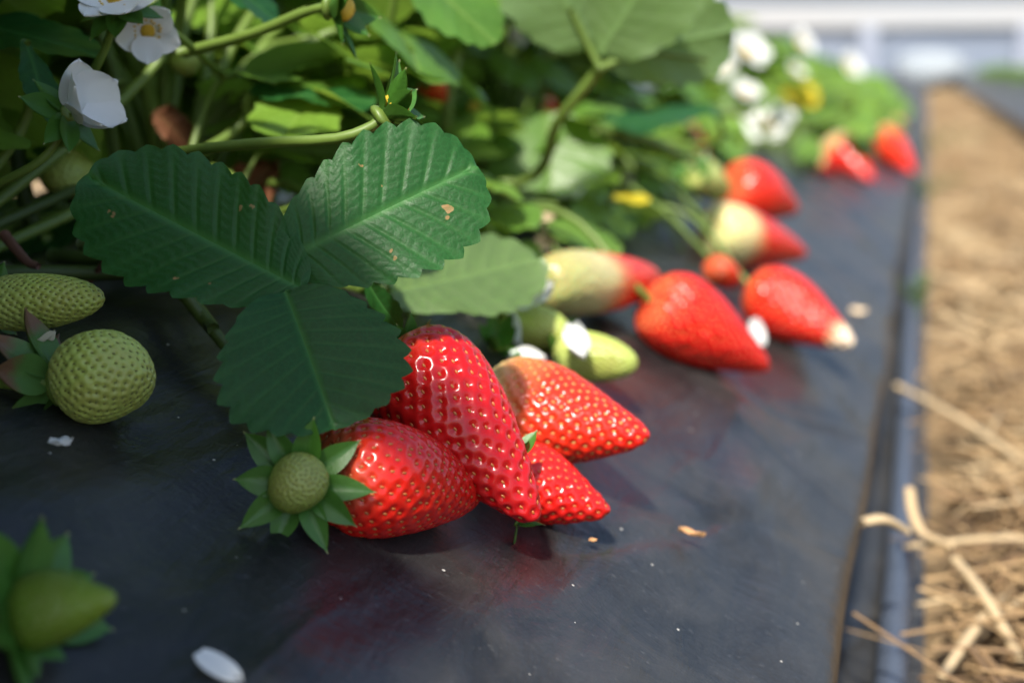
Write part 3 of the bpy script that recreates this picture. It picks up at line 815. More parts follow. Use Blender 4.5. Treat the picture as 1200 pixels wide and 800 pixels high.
def fruit_meshes(L, R, prof, sp, res, dep, mat, seedmat, seed, flat=1.0, seedsize=1.0, lump_=.04, proud=.35):
    sjit = .05 if mat.startswith('green') else .035
    r = random.Random(seed)
    c = smooth_path([(z, q, 0) for z, q in PROF[prof]], 300)
    z, q = np.clip(c[:, 0], 0, 1) * L, np.clip(c[:, 1], 0, 2) * R
    ds = np.hypot(np.diff(z), np.diff(q)); s = np.concatenate([[0], np.cumsum(ds)])
    nu = max(24, int(s[-1] / res)); nv = max(30, int(2 * math.pi * R / res))
    su = np.linspace(0, s[-1], nu); zz = np.interp(su, s, z); qq = np.interp(su, s, q)
    ph = [r.uniform(0, 6.28) for _ in range(5)]
    def lumpf(zv, a):
        return 1 + lump_ * np.sin(2 * a + ph[0]) + lump_ * .6 * np.sin(3 * a + ph[1] + zv / L * 3) + lump_ * .5 * np.sin(zv / L * 7 + ph[2] + a)
    a = np.arange(nv) * 2 * math.pi / nv
    ZZ, AA = np.meshgrid(zz, a, indexing='ij'); QQ = np.repeat(qq[:, None], nv, 1) * lumpf(ZZ, AA)
    P = np.stack([QQ * np.cos(AA), QQ * np.sin(AA) * flat, ZZ], -1)
    dU = np.gradient(P, axis=0)
    dV = (np.roll(P, -1, 1) - np.roll(P, 1, 1))
    Nn = np.cross(dV, dU); ln = np.linalg.norm(Nn, axis=2, keepdims=True)
    Nn = np.where(ln > 1e-14, Nn / np.maximum(ln, 1e-14), 0)
    Nn[0] = (0, 0, -1); Nn[-1] = (0, 0, 1)
    if np.mean(Nn[nu // 2, :, 0] * np.cos(a)) < 0: Nn = -Nn; Nn[0] *= -1; Nn[-1] *= -1
    # seeds spread evenly by area in a golden-angle spiral
    area = np.concatenate([[0], np.cumsum(2 * math.pi * (qq[:-1] + qq[1:]) / 2 * np.diff(su))])
    n = int(area[-1] / (sp * sp * .9))
    S, SN = [], []
    g = math.pi * (3 - math.sqrt(5))
    for k in range(n):
        ar = (k + .5) / n * area[-1]
        u = np.interp(ar, area, np.arange(nu))
        if u < nu * .06: continue
        i = int(round(u)); aa = k * g + r.uniform(-.05, .05); j = int(round((aa % (2 * math.pi)) / (2 * math.pi) * nv)) % nv
        j = (j + int(round(r.gauss(0, sjit) * sp / res))) % nv; i = min(nu - 2, max(1, i + int(round(r.gauss(0, sjit) * sp / res))))
        S.append(P[i, j]); SN.append((Nn[i, j], dU[i, j]))
    kd = kdtree.KDTree(len(S))
    for i, p in enumerate(S): kd.insert(p, i)
    kd.balance()
    D = np.array([[q_[2] for q_ in kd.find_n(p, 4)] for p in P.reshape(-1, 3)])
    k = np.clip(1 - np.exp(-(D / (sp * .33)) ** 2).sum(1), 0, 1).reshape(nu, nv)
    P2 = P + Nn * (dep * (k - .55))[..., None]
    along = np.repeat((zz / L)[:, None], nv, 1)
    me = mesh('flesh', P2.reshape(-1, 3), grid_faces(nu, nv, True), M[mat], {'along': along.ravel(), 'dimple': (1 - k).ravel()})
    # seeds
    V, F = [], []
    base = []
    for i in range(5):
        t_ = math.pi * i / 4
        for j in range(7):
            b = 2 * math.pi * j / 7
            base.append((math.sin(t_) * math.cos(b) * .00042, math.cos(t_) * .00075, math.sin(t_) * math.sin(b) * .00034))
    base = np.array(base) * seedsize; bf = grid_faces(5, 7, True)
    V, F = [], []
    for p, (nn, du) in zip(S, SN):
        y = du - nn * np.dot(du, nn); y /= np.linalg.norm(y) + 1e-12; x = np.cross(y, nn)
        o = p - nn * dep * (.55 - proud * .3)
        off = len(V)
        V += list(o + base[:, :1] * x + base[:, 1:2] * y + base[:, 2:] * nn)
        F += [tuple(q_ + off for q_ in f) for f in bf]
    ms = mesh('seeds', V, F, M[seedmat])
    return me, ms
def calyx_parts(root, n, L, W, flare, seed, mat='sepal', zoff=0.0, r0=.002, curl=.3, tip=0., jit=.2, fold=.25, cuprad=.004):
    """a green cap at the base (z=0) with n sepals; flare: angle above the plane, + towards the tip of the fruit"""
    r = random.Random(seed)
    V, F = lump(cuprad, 1, 1, .45, seed, 8, 12)
    cal = obj('calyx', mesh('calyx', V, F, M['stem']), root); cal.location = (0, 0, zoff)
    for k in range(n):
        a = 2 * math.pi * k / n + r.uniform(-jit, jit)
        me = sepal_mesh(L * r.uniform(.85, 1.12), W * r.uniform(.85, 1.12), curl + r.uniform(-.3, .3), fold, seed=seed * 31 + k, tip=tip, mat=mat)
        f = flare + r.uniform(-.22, .22)
        d = Vector((math.cos(a) * math.cos(f), math.sin(a) * math.cos(f), math.sin(f)))
        nrm = Vector((-math.cos(a) * math.sin(f), -math.sin(a) * math.sin(f), math.cos(f)))
        obj('sepal', me, cal, frame(d * r0, d, nrm))
    return cal
def stalk(root, Mw, pts, r=(.0011, .0013), mat='stem', n=14):
    Mi = Mw.inverted()
    V, F = tube([Mi @ Vector(p) for p in pts], r, n, 8)
    return obj('stalk', mesh('stalk', V, F, M[mat]), root)
def fruit(label, pb, pt, R, prof='conic', mat='ripe', seedmat='seed_ripe', sp=.0033, res=.0005, dep=.0006, hb=None, ht=None, cal=None, stk=None, seed=1,
          group=None, base=None, tip=None, flat=1.0, spin=0., seedsize=1.0, name='strawberry', proud=.35, lump_=.035):
    b = Vector(base) if base is not None else B(*pb, R if hb is None else hb)
    t_ = Vector(tip) if tip is not None else B(*pt, R * .45 if ht is None else ht)
    L = (t_ - b).length
    root = tag(empty(name), label, 'strawberry', group)
    Mw = frameZ(b, t_ - b, spin); root.matrix_world = Mw
    a, s_ = fruit_meshes(L, R, prof, sp, res, dep, mat, seedmat, seed, flat, seedsize, lump_, proud)
    obj('flesh', a, root); obj('seeds', s_, root)
    if cal: calyx_parts(root, **cal)
    if stk == 'lip':
        e_ = Vector((b.x - .075, b.y + .012, 0)); e_.z = zbed(e_.x) + .02
        ax_ = (b - t_).normalized(); stk = [b + ax_ * .012 + Vector((0, 0, .004)), (b + e_) / 2 + Vector((0, 0, .016)), e_]
    if stk: stalk(root, Mw, [b] + list(stk), (.0016, .0014))
    return root, b, t_, Mw
def px2m(px, D): return px * D / FPX

# --- the front cluster
DB = (B(480, 560, .012) - CAM).dot(CF)
fruit('orange-red ripe berry in front, half behind the little green fruit', (384, 550), (559, 578), px2m(69, .315), 'long', 'ripe_red', sp=.0033, res=.00026, dep=.0006, seed=4,
      hb=.0135, ht=.008, proud=.4, seedsize=.85)
fruit('long deep red berry lying diagonally behind the front one', (468, 420), (626, 606), px2m(76, .335), 'conic', 'ripe_deep', sp=.0039, res=.00026, dep=.0009, seed=9,
      base=Q(470, 414, .340), tip=Q(628, 610, .322), cal=dict(n=9, L=.013, W=.006, flare=-.2, seed=5, curl=-.4), proud=.3, seedsize=.9)
fruit('orange-red berry with pale shoulder pointing right, its stalk showing', (580, 478), (760, 512), px2m(64, .38), 'conic', 'ripe_pale', 'seed_pale', sp=.0034, res=.0003, dep=.0008, seed=14,
      base=Q(572, 474, .395), tip=Q(760, 512, .372), cal=dict(n=8, L=.011, W=.0055, flare=-.5, seed=7, curl=-.6), stk=[Q(560, 462, .388), Q(535, 452, .392), Q(490, 430, .41)], seedsize=.8)
fruit('short red berry tucked under the pale-shouldered one', (588, 556), (714, 598), px2m(48, .352), 'conic', 'ripe', sp=.0032, res=.0003, dep=.0008, seed=21,
      base=Q(584, 553, .362), tip=Q(714, 600, .352), cal=dict(n=7, L=.012, W=.0058, flare=.1, seed=9, curl=.5), seedsize=.8)
fruit('red berry mostly hidden behind the pale-shouldered one', None, None, .0125, 'conic', 'ripe', 'seed_pale', res=.0005, seed=23, base=Q(615, 470, .425), tip=Q(596, 422, .425))
# sepals that stick up between the two right berries
def loose_calyx(label, P, axis, n, L, W, flare, seed, **kw):
    root = tag(empty('strawberry_calyx'), label, 'calyx'); root.matrix_world = frameZ(P, axis)
    calyx_parts(root, n, L, W, flare, seed, **kw)
    return root
loose_calyx('two green sepals standing between the right-hand red berries', Q(606, 536, .338), (CU * 1.0 + TOCAM * .3 + CR * .1), 3, .0095, .0045, .9, 12, cuprad=.0018, r0=.0006, jit=.5)
loose_calyx('thin pale green sepals poking out beneath the short red berry', B(606, 612, .003), (CR * .8 - CU * .5 + TOCAM * .3), 3, .009, .0024, .5, 15, cuprad=.0012, r0=.0005)

# --- the small green fruit with star of sepals
bc = Q(349, 566, .282)
ax = (TOCAM * .95 + CU * .12 + CR * .04).normalized()
root, b, t_, Mw = fruit('small round green fruit with a star of sepals facing the lens', None, None, .0066, 'round', 'green_small', 'seed_green', sp=.00125, res=.0002, dep=.00035, seed=31,
      base=bc - ax * .006, tip=bc + ax * .0052, cal=dict(n=10, L=.0136, W=.0064, flare=.30, seed=18, curl=-.35, r0=.0046, jit=.20, fold=.42, cuprad=.005), seedsize=.5, proud=1.0, lump_=.05)
stalk(root, Mw, [bc - ax * .006, Q(330, 520, .312), Q(312, 482, .318), Q(292, 440, .33), Q(270, 400, .345)], (.0013, .0013, .0016))

# --- green fruit at the left
F0 = Q(122, 441, .300)
axF = (CR * .93 + TOCAM * .28 + CU * .12).normalized()
fruit('round pale green unripe berry with brown-tipped curled sepals', None, None, .0112, 'round', 'green', 'seed_green', sp=.0021, res=.00022, dep=.0006, seed=41,
      base=F0 - axF * .0115, tip=F0 + axF * .0118, cal=dict(n=9, L=.0175, W=.0090, flare=-.45, seed=22, mat='sepal_brown', curl=-.5, tip=.9, r0=.005, fold=.4, cuprad=.006),
      stk=[Q(40, 452, .298), Q(0, 448, .298), Q(-60, 440, .30)], seedsize=.62, proud=.8, lump_=.06)
G0 = Q(52, 354, .318)
fruit('tapered yellow-green unripe berry above the round one', None, None, .0070, 'blunt', 'green', 'seed_green', sp=.00165, res=.0002, dep=.0005, seed=43,
      base=Q(-12, 356, .318), tip=Q(121, 349, .312), cal=dict(n=7, L=.012, W=.0065, flare=.2, seed=25, curl=.2, r0=.0025), stk=[Q(-60, 350, .33), Q(-120, 320, .36)], seedsize=.5, proud=.7, lump_=.02)
fruit('shaded green berry deep under the leaves at the upper left', None, None, .0085, 'round', 'green', 'seed_green', sp=.0020, res=.0004, dep=.0005, seed=44,
      base=Q(72, 182, .42), tip=Q(84, 224, .41), cal=dict(n=7, L=.009, W=.005, flare=0, seed=26), seedsize=.5)
fruit('yellowish young berry in shade behind the hanging white flower', None, None, .0055, 'round', 'green', 'seed_green', sp=.0018, res=.0004, dep=.0004, seed=45,
      base=Q(212, 58, .46), tip=Q(222, 88, .46), cal=dict(n=6, L=.008, W=.004, flare=0, seed=27), seedsize=.5)
# near blurred fruit at the bottom left
N0 = Q(70, 716, .222)
axN = (CR * .85 + CU * .1 + TOCAM * .2).normalized()
fruit('blurred olive green young berry with dark sepals close to the lens', None, None, .0064, 'conic', 'green_dark', 'seed_green', sp=.0018, res=.0003, dep=.0003, seed=46,
      base=N0 - axN * .008, tip=Q(136, 700, .218), cal=dict(n=10, L=.0155, W=.0080, flare=.25, seed=29, curl=.2, r0=.004), stk=[Q(20, 690, .225), Q(-60, 650, .24), Q(-160, 600, .27)], seedsize=.5)

# --- green pair with dried petals
fruit('pale green berry of the pair with a dried white petal on its shoulder', None, None, px2m(28, .47), 'blunt', 'green', 'seed_green', sp=.0019, res=.0004, dep=.0005, seed=51,
      base=Q(592, 374, .475), tip=Q(668, 393, .462), cal=dict(n=8, L=.012, W=.006, flare=.1, seed=31, curl=.5, r0=.003), stk=[Q(570, 365, .48), Q(520, 350, .47), Q(460, 340, .47)], seedsize=.6)
fruit('lower pale green berry of the pair with a white petal at its base', None, None, px2m(29, .455), 'blunt', 'green', 'seed_green', sp=.0019, res=.0004, dep=.0005, seed=53,
      base=Q(655, 412, .462), tip=Q(747, 426, .45), cal=dict(n=8, L=.012, W=.0055, flare=.0, seed=33, curl=.4, r0=.003), stk=[Q(640, 410, .47), Q(600, 420, .475), Q(560, 415, .48)], seedsize=.6)
loose_calyx('curly green sepals left of the pale green pair', Q(580, 404, .445), (CR * .3 + CU * .5 + TOCAM * .8), 7, .013, .0058, .5, 52, cuprad=.003, r0=.0015, curl=.9)
# --- middle distance reds
def dep_at(px, py, h): return (B(px, py, h) - CAM).dot(CF)
fruit('two-tone berry, white at the shoulder and red at the tip', (636, 334), (768, 328), px2m(33, .60), 'blunt', 'half', 'seed_pale', sp=.0036, res=.0006, dep=.0006, seed=61, hb=.018, ht=.018, stk='lip')
DJ = dep_at(830, 380, .015)
fruit('large tapered red berry beyond the green pair', (762, 352), (900, 432), px2m(47, DJ), 'conic', 'ripe_red', 'seed_pale', sp=.0040, res=.0006, dep=.0012, seed=63, hb=.019, ht=.012, stk='lip')
DK = dep_at(940, 370, .015)
fruit('red berry with a white tip resting lowest on the slope', (886, 340), (1000, 404), px2m(40, DK), 'conic', 'tip_white', 'seed_pale', sp=.0042, res=.0007, dep=.0012, seed=65, hb=.014, ht=.021, stk='lip')
DL = dep_at(890, 280, .015)
fruit('two-tone berry with a white shoulder in the middle distance', (834, 268), (944, 298), px2m(34, DL), 'conic', 'half_far', 'seed_pale', sp=.0046, res=.001, dep=.0008, seed=67, hb=.018, ht=.020, stk='lip')
fruit('red berry resting above the two-tone one in the middle distance', (856, 216), (934, 246), px2m(33, DL * 1.12), 'conic', 'ripe_red', 'seed_pale', sp=.005, res=.001, dep=.0008, seed=69, hb=.030, ht=.030, stk='lip')
fruit('pale unripe berry beside the upper middle-distance red', (812, 200), (850, 226), px2m(20, DL * 1.1), 'blunt', 'green', 'seed_pale', sp=.004, res=.001, dep=.0006, seed=70, hb=.035, ht=.025,
      cal=dict(n=7, L=.014, W=.008, flare=0, seed=44))
fruit('small red berry showing below the two-tone one', (836, 312), (868, 336), px2m(16, DL * .93), 'conic', 'ripe', 'seed_pale', sp=.005, res=.001, dep=.0008, seed=71, hb=.018, ht=.01)
for i, (lab, a, c, r, m) in enumerate((('far red berry with yellow shoulder on the film edge', (975, 168), (1022, 212), 22, 'half_far'),
                      ('farthest red berry beside the end of the row', (1030, 160), (1070, 202), 20, 'ripe_pale'),
                      ('far yellow-red berry close under the leaves', (950, 185), (980, 206), 13, 'half_far'),
                      ('tiny red berry glowing far along the row', (1045, 140), (1062, 152), 7, 'ripe_pale'))):
    D_ = dep_at((a[0] + c[0]) / 2, (a[1] + c[1]) / 2, .02)
    fruit(lab, a, c, px2m(r, D_), 'conic', m, 'seed_pale', sp=.006, res=.002, dep=.001, seed=80 + i, hb=px2m(r, D_) * 1.1, ht=px2m(r, D_) * .6,
          cal=dict(n=7, L=px2m(r, D_) * .9, W=px2m(r, D_) * .5, flare=-.1, seed=60 + i))
for i, (lab, a, c, r, X) in enumerate((('small red berry glimpsed among leaves right of the yellow petiole', (806, 162), (830, 188), 15, -.165), ('red berry glimpsed behind the forked petiole', (632, 118), (656, 132), 12, -.205), ('red berry showing through the stems behind the bud', (496, 88), (522, 118), 17, -.20),
                     ('small dark red berry above the glimpsed one', (804, 150), (822, 158), 8, -.17))):
    P1, P2 = QX(*a, X), QX(*c, X)
    r_ = px2m(r, (P1 - CAM).dot(CF))
    fruit(lab, None, None, r_, 'conic', 'ripe', 'seed_pale', sp=.005, res=.001, dep=.0006, seed=90 + i, base=P1, tip=P2, cal=dict(n=7, L=r_ * 1.0, W=r_ * .55, flare=0, seed=70 + i))

# ------------------------------------------------------------------ flowers
def flower(label, P, axis, Rp, cup=.5, npet=5, seed=0, open_=0.15, stk=None, group=None, detail=True, sep=True, spin=0., pw=1.02, center=True):
    root = tag(empty('strawberry_flower'), label, 'flower', group); Mw = frameZ(P, axis, spin); root.matrix_world = Mw
    r = random.Random(seed)
    for k in range(npet):
        a = 2 * math.pi * k / npet + r.uniform(-.1, .1)
        f = open_ + r.uniform(-.12, .12)
        d = Vector((math.cos(a) * math.cos(f), math.sin(a) * math.cos(f), math.sin(f)))
        n = Vector((-math.cos(a) * math.sin(f), -math.sin(a) * math.sin(f), math.cos(f)))
        obj('petal', petal_mesh(Rp * r.uniform(.9, 1.05), Rp * pw, cup, seed * 9 + k), root, frame(d * Rp * .16 + Vector((0, 0, .0004 * k)), d, n))
    if center:
        V, F = [], []
        n = 120 if detail else 40
        mbc = MB()
        V0, F0 = lump(Rp * .24, 1, 1, .8, seed, 9, 14); mbc.add(V0, F0)
        for k in range(n):
            zc = 1 - k / n * .9; a = k * 2.39996; rr = math.sqrt(max(0, 1 - zc * zc)) * Rp * .24
            b0, bf = lump(Rp * .035, 1, 1, 1, k, 4, 5)
            mbc.add(b0 + np.array([rr * math.cos(a), rr * math.sin(a), zc * Rp * .19]), bf)
        c = obj('centre', mbc.me('centre', M['anther']), root); c.location = (0, 0, Rp * .05)
        mbs = MB()
        for k in range(20 if detail else 12):
            a = 2 * math.pi * k / (20 if detail else 12) + r.uniform(-.1, .1); o_ = r.uniform(.9, 1.2)
            p0 = Vector((math.cos(a) * Rp * .22, math.sin(a) * Rp * .22, Rp * .03)); p1 = Vector((math.cos(a) * Rp * .38 * o_, math.sin(a) * Rp * .38 * o_, Rp * .20 * o_))
            V1, F1 = tube([p0, (p0 + p1) / 2 + Vector((0, 0, .0003)), p1], Rp * .014, 5, 4); mbs.add(V1, F1, 0)
            V1, F1 = lump(Rp * .05, 1, .8, .7, k, 5, 6); mbs.add(V1 + np.array(p1), F1, 1)
        obj('stamens', mbs.me('stamens', [M['filament'], M['anther']]), root)
    if sep: calyx_parts(root, 8 if detail else 5, Rp * 1.0, Rp * .5, -.15, seed + 3, zoff=-Rp * .06, r0=Rp * .12, curl=.1, cuprad=Rp * .2)
    if stk: stalk(root, Mw, [P] + list(stk))
    return root
D1 = .345
flower('white flower with yellow centre cut by the top edge', Q(138, 6, D1), (CU * .62 + TOCAM * .78), px2m(48, D1), .35, 6, 3, .12, [Q(126, 50, .352), Q(105, 95, .36), Q(70, 180, .40)])
flower('drooping white flower just below the top one', Q(172, 36, .362), (CU * -.35 + TOCAM * .75 + CR * .25), px2m(36, .362), .35, 5, 7, .25, [Q(178, 22, .37), Q(230, 60, .40), Q(260, 90, .44)], spin=rad(-20))
flower('half-closed white flower facing right in the shade', Q(82, 132, .335), (CR * .8 + TOCAM * .45 + CU * .30), px2m(56, .335), .55, 5, 12, .62, [Q(66, 165, .336), Q(45, 190, .336), Q(0, 214, .338), Q(-70, 240, .345)], spin=rad(25), pw=1.1, center=False)
# green bud with sepals
def bud(label, P, axis, L, W, n, seed, stk, flare=.9, curl=-.2, ball=.003, r=(.0013, .0016), mat='sepal'):
    root = tag(empty('flower_bud'), label, 'flower bud'); Mw = frameZ(P, axis); root.matrix_world = Mw
    calyx_parts(root, n, L, W, flare, seed, curl=curl, cuprad=ball, r0=ball * .5, jit=.25, fold=.45, mat=mat)
    V, F = lump(ball * .9, 1, 1, .8, seed, 9, 12); o = obj('centre', mesh('centre', V, F, M['anther']), root); o.location = (0, 0, ball * 1.2)
    if stk: stalk(root, Mw, [P] + stk, r)
    return root
bud('open green bud of pointed sepals above the sharp leaf', Q(448, 138, .325), (CR * .72 + CU * .58 + TOCAM * .15), .0150, .0062, 10, 33, [Q(432, 150, .325), Q(390, 163, .326), Q(300, 168, .335), Q(185, 182, .36), Q(120, 200, .40)], .75, -.1, .0040)
bud('dark green bud leaning in from the top edge', Q(385, 8, .365), (CR * .9 - CU * .15 + TOCAM * .1), .0150, .0075, 8, 36, [Q(360, 14, .37), Q(300, 38, .385), Q(210, 62, .40)], .55, .1, .004)
bud('small green bud with white tip among blurred leaves', QX(556, 135, -.23), (CU + TOCAM), .012, .006, 7, 37, None, .4, .2, .004)
bud('cluster of small green sepals beside the glimpsed berry', QX(660, 215, -.19), (CU + TOCAM * .6), .016, .006, 8, 38, None, .5, .0, .004)
bud('pale yellow-green bud below the rounded leaf', QX(745, 235, -.18), (CU + TOCAM * .3 + CR * .3), .016, .006, 8, 39, None, .5, .0, .004)
bud('spray of bright green sepals at the far edge of the leaves', QX(760, 285, -.17), (CU + TOCAM * .3 + CR * .3), .018, .008, 8, 40, None, .5, .0, .004)
FL = [(605, 45, 13, -.25, 'small white flower blurred above the forked petiole'), (770, 88, 30, -.21, 'white flower beside the tip of the large leaf'), (786, 31, 17, -.24, 'small white flower against the top of the far canopy'),
      (875, 62, 27, -.235, 'white flower with yellow eye standing on the canopy skyline'), (847, 78, 17, -.24, 'small white flower left of the yellow-eyed one'), (900, 148, 30, -.19, 'bright white flower above the middle-distance berries'),
      (938, 52, 17, -.26, 'pale flower on the skyline right of the yellow-eyed flower'), (995, 78, 16, -.22, 'farthest pale flower, a round blur on the skyline'), (932, 84, 12, -.25, 'tiny pale flower under the skyline flower'),
      (873, 110, 18, -.23, 'dull white flower just below the yellow-eyed flower'), (826, 6, 20, -.25, 'white flower touching the top edge'), (665, 224, 20, -.19, 'white flower half hidden in sepals below the rounded leaf'),
      (985, 130, 12, -.2, 'faint cream flower low in the far leaves'), (1046, 132, 14, -.15, 'cream flower near the end of the row'), (735, 214, 9, -.2, 'tiny white flower near the yellow leaf scrap')]
for i, (px, py, rp, X, lab) in enumerate(FL):
    P = QX(px, py, X + .025); D = (P - CAM).dot(CF)
    flower(lab, P, (TOCAM * .7 + CU * rng.uniform(.2, .8) + CR * rng.uniform(-.5, .6)), px2m(rp, D), .4, 5, 100 + i, .15, [P + Vector((rng.uniform(-.02, .01), .01, -.04)), P + Vector((-.04, .02, -.09))], detail=False, spin=rng.uniform(0, 6))
# yellow old leaf on the skyline
P = QX(937, 112, -.155); D = (P - CAM).dot(CF)
o = obj('yellow_leaf', leaf_mesh('yellow_leaf', M['leaf_yellow'], L=px2m(44, D), W=px2m(34, D), N=6, k=4, m=6, seed=77)); o.matrix_world = frame(P - CR * px2m(20, D), CR, TOCAM + CU * .4)
tag(o, 'bright yellow leaf among the far green leaves', 'leaf')

# ------------------------------------------------------------------ petals and scraps on the film
def scrap(name, label, cat, px, py, a_deg, Lpx, Wk, mat='petal', cup=.5, h=.0012, seed=1, crumple=.3, D=None, nrm=None):
    P = B(px, py, h) if D is None else Q(px, py, D)
    d = (P - CAM).dot(CF); n = bed_normal(P.x) if nrm is None else nrm
    a = rad(a_deg); v = CR * math.cos(a) + CU * math.sin(a); v = v - n * v.dot(n); v.normalize()
    # stretch so the piece has the wanted length along the surface as seen
    L = px2m(Lpx, d)
    o = obj(name, petal_mesh(L, L * Wk, cup, seed, mat, name, crumple)); o.matrix_world = frame(P - v * L * .5, v, n)
    return tag(o, label, cat)
scrap('fallen_petal', 'white fallen petal with a yellow base lying on the near film', 'petal', 258, 782, -65, 66, .62, cup=.12, seed=2, crumple=.06, h=.003)
scrap('petal_scrap', 'tiny crumpled white scrap below the round green berry', 'petal scrap', 70, 520, -35, 26, .5, cup=.8, seed=4, crumple=1.0, h=.002)
scrap('petal_scrap', 'shrivelled pale petal between the two left green berries', 'petal scrap', 50, 398, 10, 26, .8, 'petal_dry', .8, seed=5, crumple=1.2, D=.305)
scrap('fallen_petal', 'white petal caught behind the edge of the sharp leaf', 'petal', 480, 399, -10, 40, .75, cup=.3, seed=6, D=.345, nrm=(TOCAM * .5 + CU * .8))
scrap('dried_petal', 'round dried white petal on the upper green berry', 'petal', 627, 347, 20, 46, .85, 'petal', .9, seed=7, crumple=.9, D=.462, nrm=(TOCAM * .9 + CU * .4))
scrap('dried_petal', 'drooping dried white petal on the lower green berry', 'petal', 676, 402, -75, 50, .6, 'petal', .8, seed=8, crumple=1.1, D=.440, nrm=(TOCAM * .9 + CU * .3))
scrap('dried_petal', 'narrow white petal strand hanging left of the green pair', 'petal', 602, 385, -80, 60, .22, 'petal', .5, seed=9, crumple=.6, D=.455, nrm=(TOCAM * .9 + CR * .3))
scrap('fallen_petal', 'white petal under the green pair behind the pale-shouldered berry', 'petal', 618, 421, -15, 44, .6, 'petal', .5, seed=10, D=.44, nrm=(TOCAM * .7 + CU * .5))
scrap('fallen_petal', 'white petal sliver leaning on the white-tipped berry', 'petal', 888, 390, -70, 34, .5, 'petal', .5, seed=11, D=DK * .93, nrm=TOCAM)
scrap('brown_flake', 'small orange-brown flake stuck to the film on the right', 'flake', 808, 627, -60, 30, .4, 'bract', .8, seed=12, crumple=.5, h=.002)
scrap('brown_flake', 'tiny brown crumb on the film below the short red berry', 'flake', 694, 634, 10, 9, .8, 'bract', .9, seed=13, crumple=.5)
scrap('brown_flake', 'pale crumb on the film near the right-hand berries', 'flake', 1004, 368, 10, 18, .8, 'cream', .9, seed=14, crumple=.5)
scrap('cream_flake', 'cream petal remnant among stems below the rounded leaf', 'petal', 640, 252, 80, 30, .6, 'cream', .9, seed=15, D=.58, nrm=TOCAM)
scrap('cream_flake', 'cream petal remnant just above the two-tone berry', 'petal', 640, 284, 0, 26, .7, 'cream', .9, seed=16, D=.57, nrm=TOCAM)
# weeds in the path edge
for i, (px, py, lab) in enumerate(((1072, 335, 'small green weed tuft growing between bed edge and hose'), (1082, 215, 'far green weed tuft growing beside the path'), (1090, 165, 'small weed tuft near the far end of the bed edge'))):
    P = G(px, py, .03); mb = MB(); rr = random.Random(i)
    D = (P - CAM).dot(CF)
    for k in range(26):
        a = rr.uniform(0, 6.28); L = px2m(rr.uniform(18, 34), D) * (1 + i)
        p0 = Vector((P.x + rr.uniform(-.004, .006), P.y + rr.uniform(-.03, .03), .0))
        p1 = p0 + Vector((math.cos(a) * L * .3, math.sin(a) * L * .3, P.z * rr.uniform(.6, 1.2))); p2 = p1 + Vector((math.cos(a) * L * .6, math.sin(a) * L * .5, L * .2))
        V, F = tube([p0, p1, p2], [.0012, .0016, .0003], 8, 5, .4); mb.add(V, F)
    tag(obj('weed', mb.me('weed', M['leaf_bg'])), lab, 'weed')

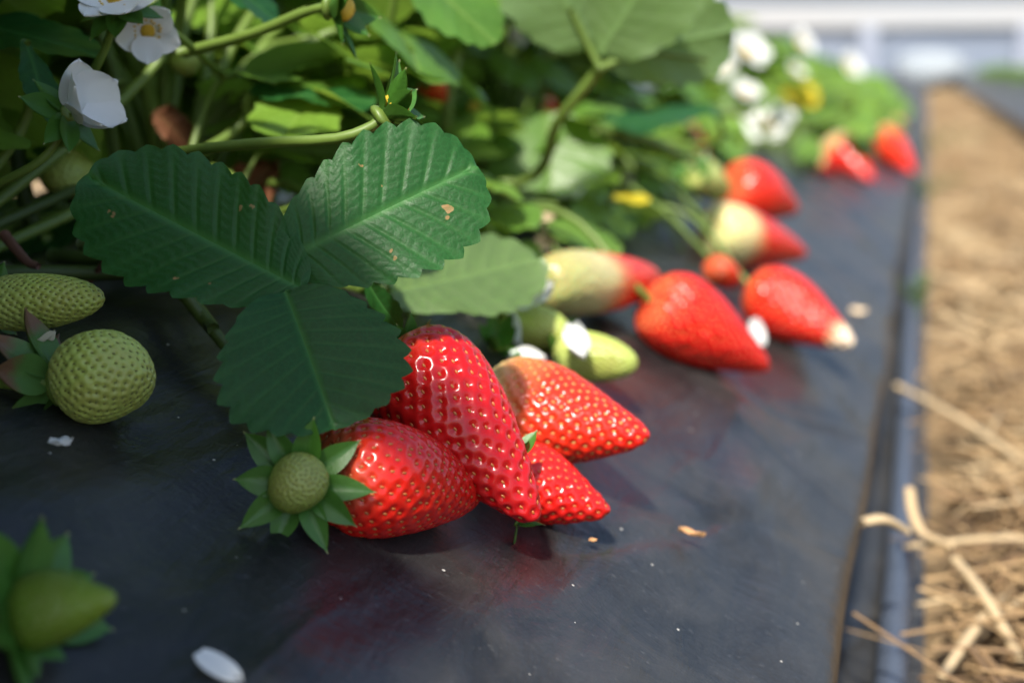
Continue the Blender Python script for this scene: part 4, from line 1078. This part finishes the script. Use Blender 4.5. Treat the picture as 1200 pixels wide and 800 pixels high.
# thin out random leaves that bury the flowers and berries one glimpses between the leaves
def prune():
    bpy.context.view_layer.update()
    dg = bpy.context.evaluated_depsgraph_get()
    keepers = {r.name for r, _ in plants}
    kill = set()
    for o in [o for o in sc.objects if o.parent is None and o.get('category') in ('flower', 'strawberry', 'flower bud', 'leaf')]:
        cs = [c.matrix_world.translation for c in o.children if c.type == 'MESH'] or [o.matrix_world.translation]
        pts = []
        if o.get('category') == 'strawberry':
            fl = [c for c in o.children if c.name.startswith('flesh')][0]
            n = len(fl.data.vertices)
            pts = [fl.matrix_world @ fl.data.vertices[int(n * q)].co for q in (.15, .35, .5, .65, .8, .95)]
        elif o.type == 'MESH':
            n = len(o.data.vertices); pts = [o.matrix_world @ o.data.vertices[int(n * q)].co for q in (.2, .5, .8)]
        else:
            for c in o.children:
                if c.name.startswith(('petal', 'centre')):
                    n = len(c.data.vertices); pts += [c.matrix_world @ c.data.vertices[int(n * q)].co for q in (.15, .3, .45)]
            pts = pts[:12]
        for P in pts:
            x, y, z = proj(P)
            if z < .05 or not (0 < x < 1200 and 0 < y < 800): continue
            d = (P - CAM).normalized(); q = CAM + d * .05; far = (P - CAM).length - .004
            for k in range(10):
                h, l, n_, i_, ob, m_ = sc.ray_cast(dg, q, d)
                if not h or (l - CAM).length > far: break
                if ob.name.startswith(('leaf', 'stem')) and ob.parent and ob.parent.name in keepers and ob.type == 'MESH': kill.add(ob.name)
                q = l + d * .0015
    for nme in kill: bpy.data.objects.remove(bpy.data.objects[nme])
prune()
for r, _ in plants:
    if not r.children: bpy.data.objects.remove(r)

# ------------------------------------------------------------------ light, sky, camera
sl = bpy.data.lights.new('sun', 'SUN'); sl.energy = 5.0; sl.angle = rad(3.5); sl.color = (1, .94, .84)
so = bpy.data.objects.new('sun', sl); COL.objects.link(so); so.rotation_euler = SUN.to_track_quat('Z', 'Y').to_euler(); so.location = (0, 0, 3)
w = bpy.data.worlds.new('World'); sc.world = w; w.use_nodes = True
nt = w.node_tree; bg = nt.nodes['Background']
sky = nt.nodes.new('ShaderNodeTexSky'); sky.sky_type = 'NISHITA'; sky.sun_disc = False
sky.sun_elevation = math.asin(SUN.z); sky.sun_rotation = math.atan2(SUN.x, SUN.y); sky.air_density = 1.0; sky.dust_density = 1.5
nt.links.new(sky.outputs[0], bg.inputs[0]); bg.inputs[1].default_value = .15
cd = bpy.data.cameras.new('camera'); cd.lens = 45.0; cd.sensor_width = 36.0; cd.clip_start = .01; cd.clip_end = 1000
cd.dof.use_dof = True; cd.dof.focus_distance = .315; cd.dof.aperture_fstop = 7.4; cd.dof.aperture_blades = 0
co = bpy.data.objects.new('camera', cd); COL.objects.link(co)
Mc = Matrix((CR, CU, -CF)).transposed().to_4x4(); Mc.translation = CAM; co.matrix_world = Mc
sc.camera = co
sc.view_settings.view_transform = 'Standard'; sc.view_settings.look = 'None'; sc.view_settings.gamma = 1; sc.view_settings.use_curve_mapping = False
sc.view_settings.exposure = 0.68
sc.render.engine = 'CYCLES'
sc.cycles.max_bounces = 8; sc.cycles.transmission_bounces = 6; sc.cycles.use_denoising = True
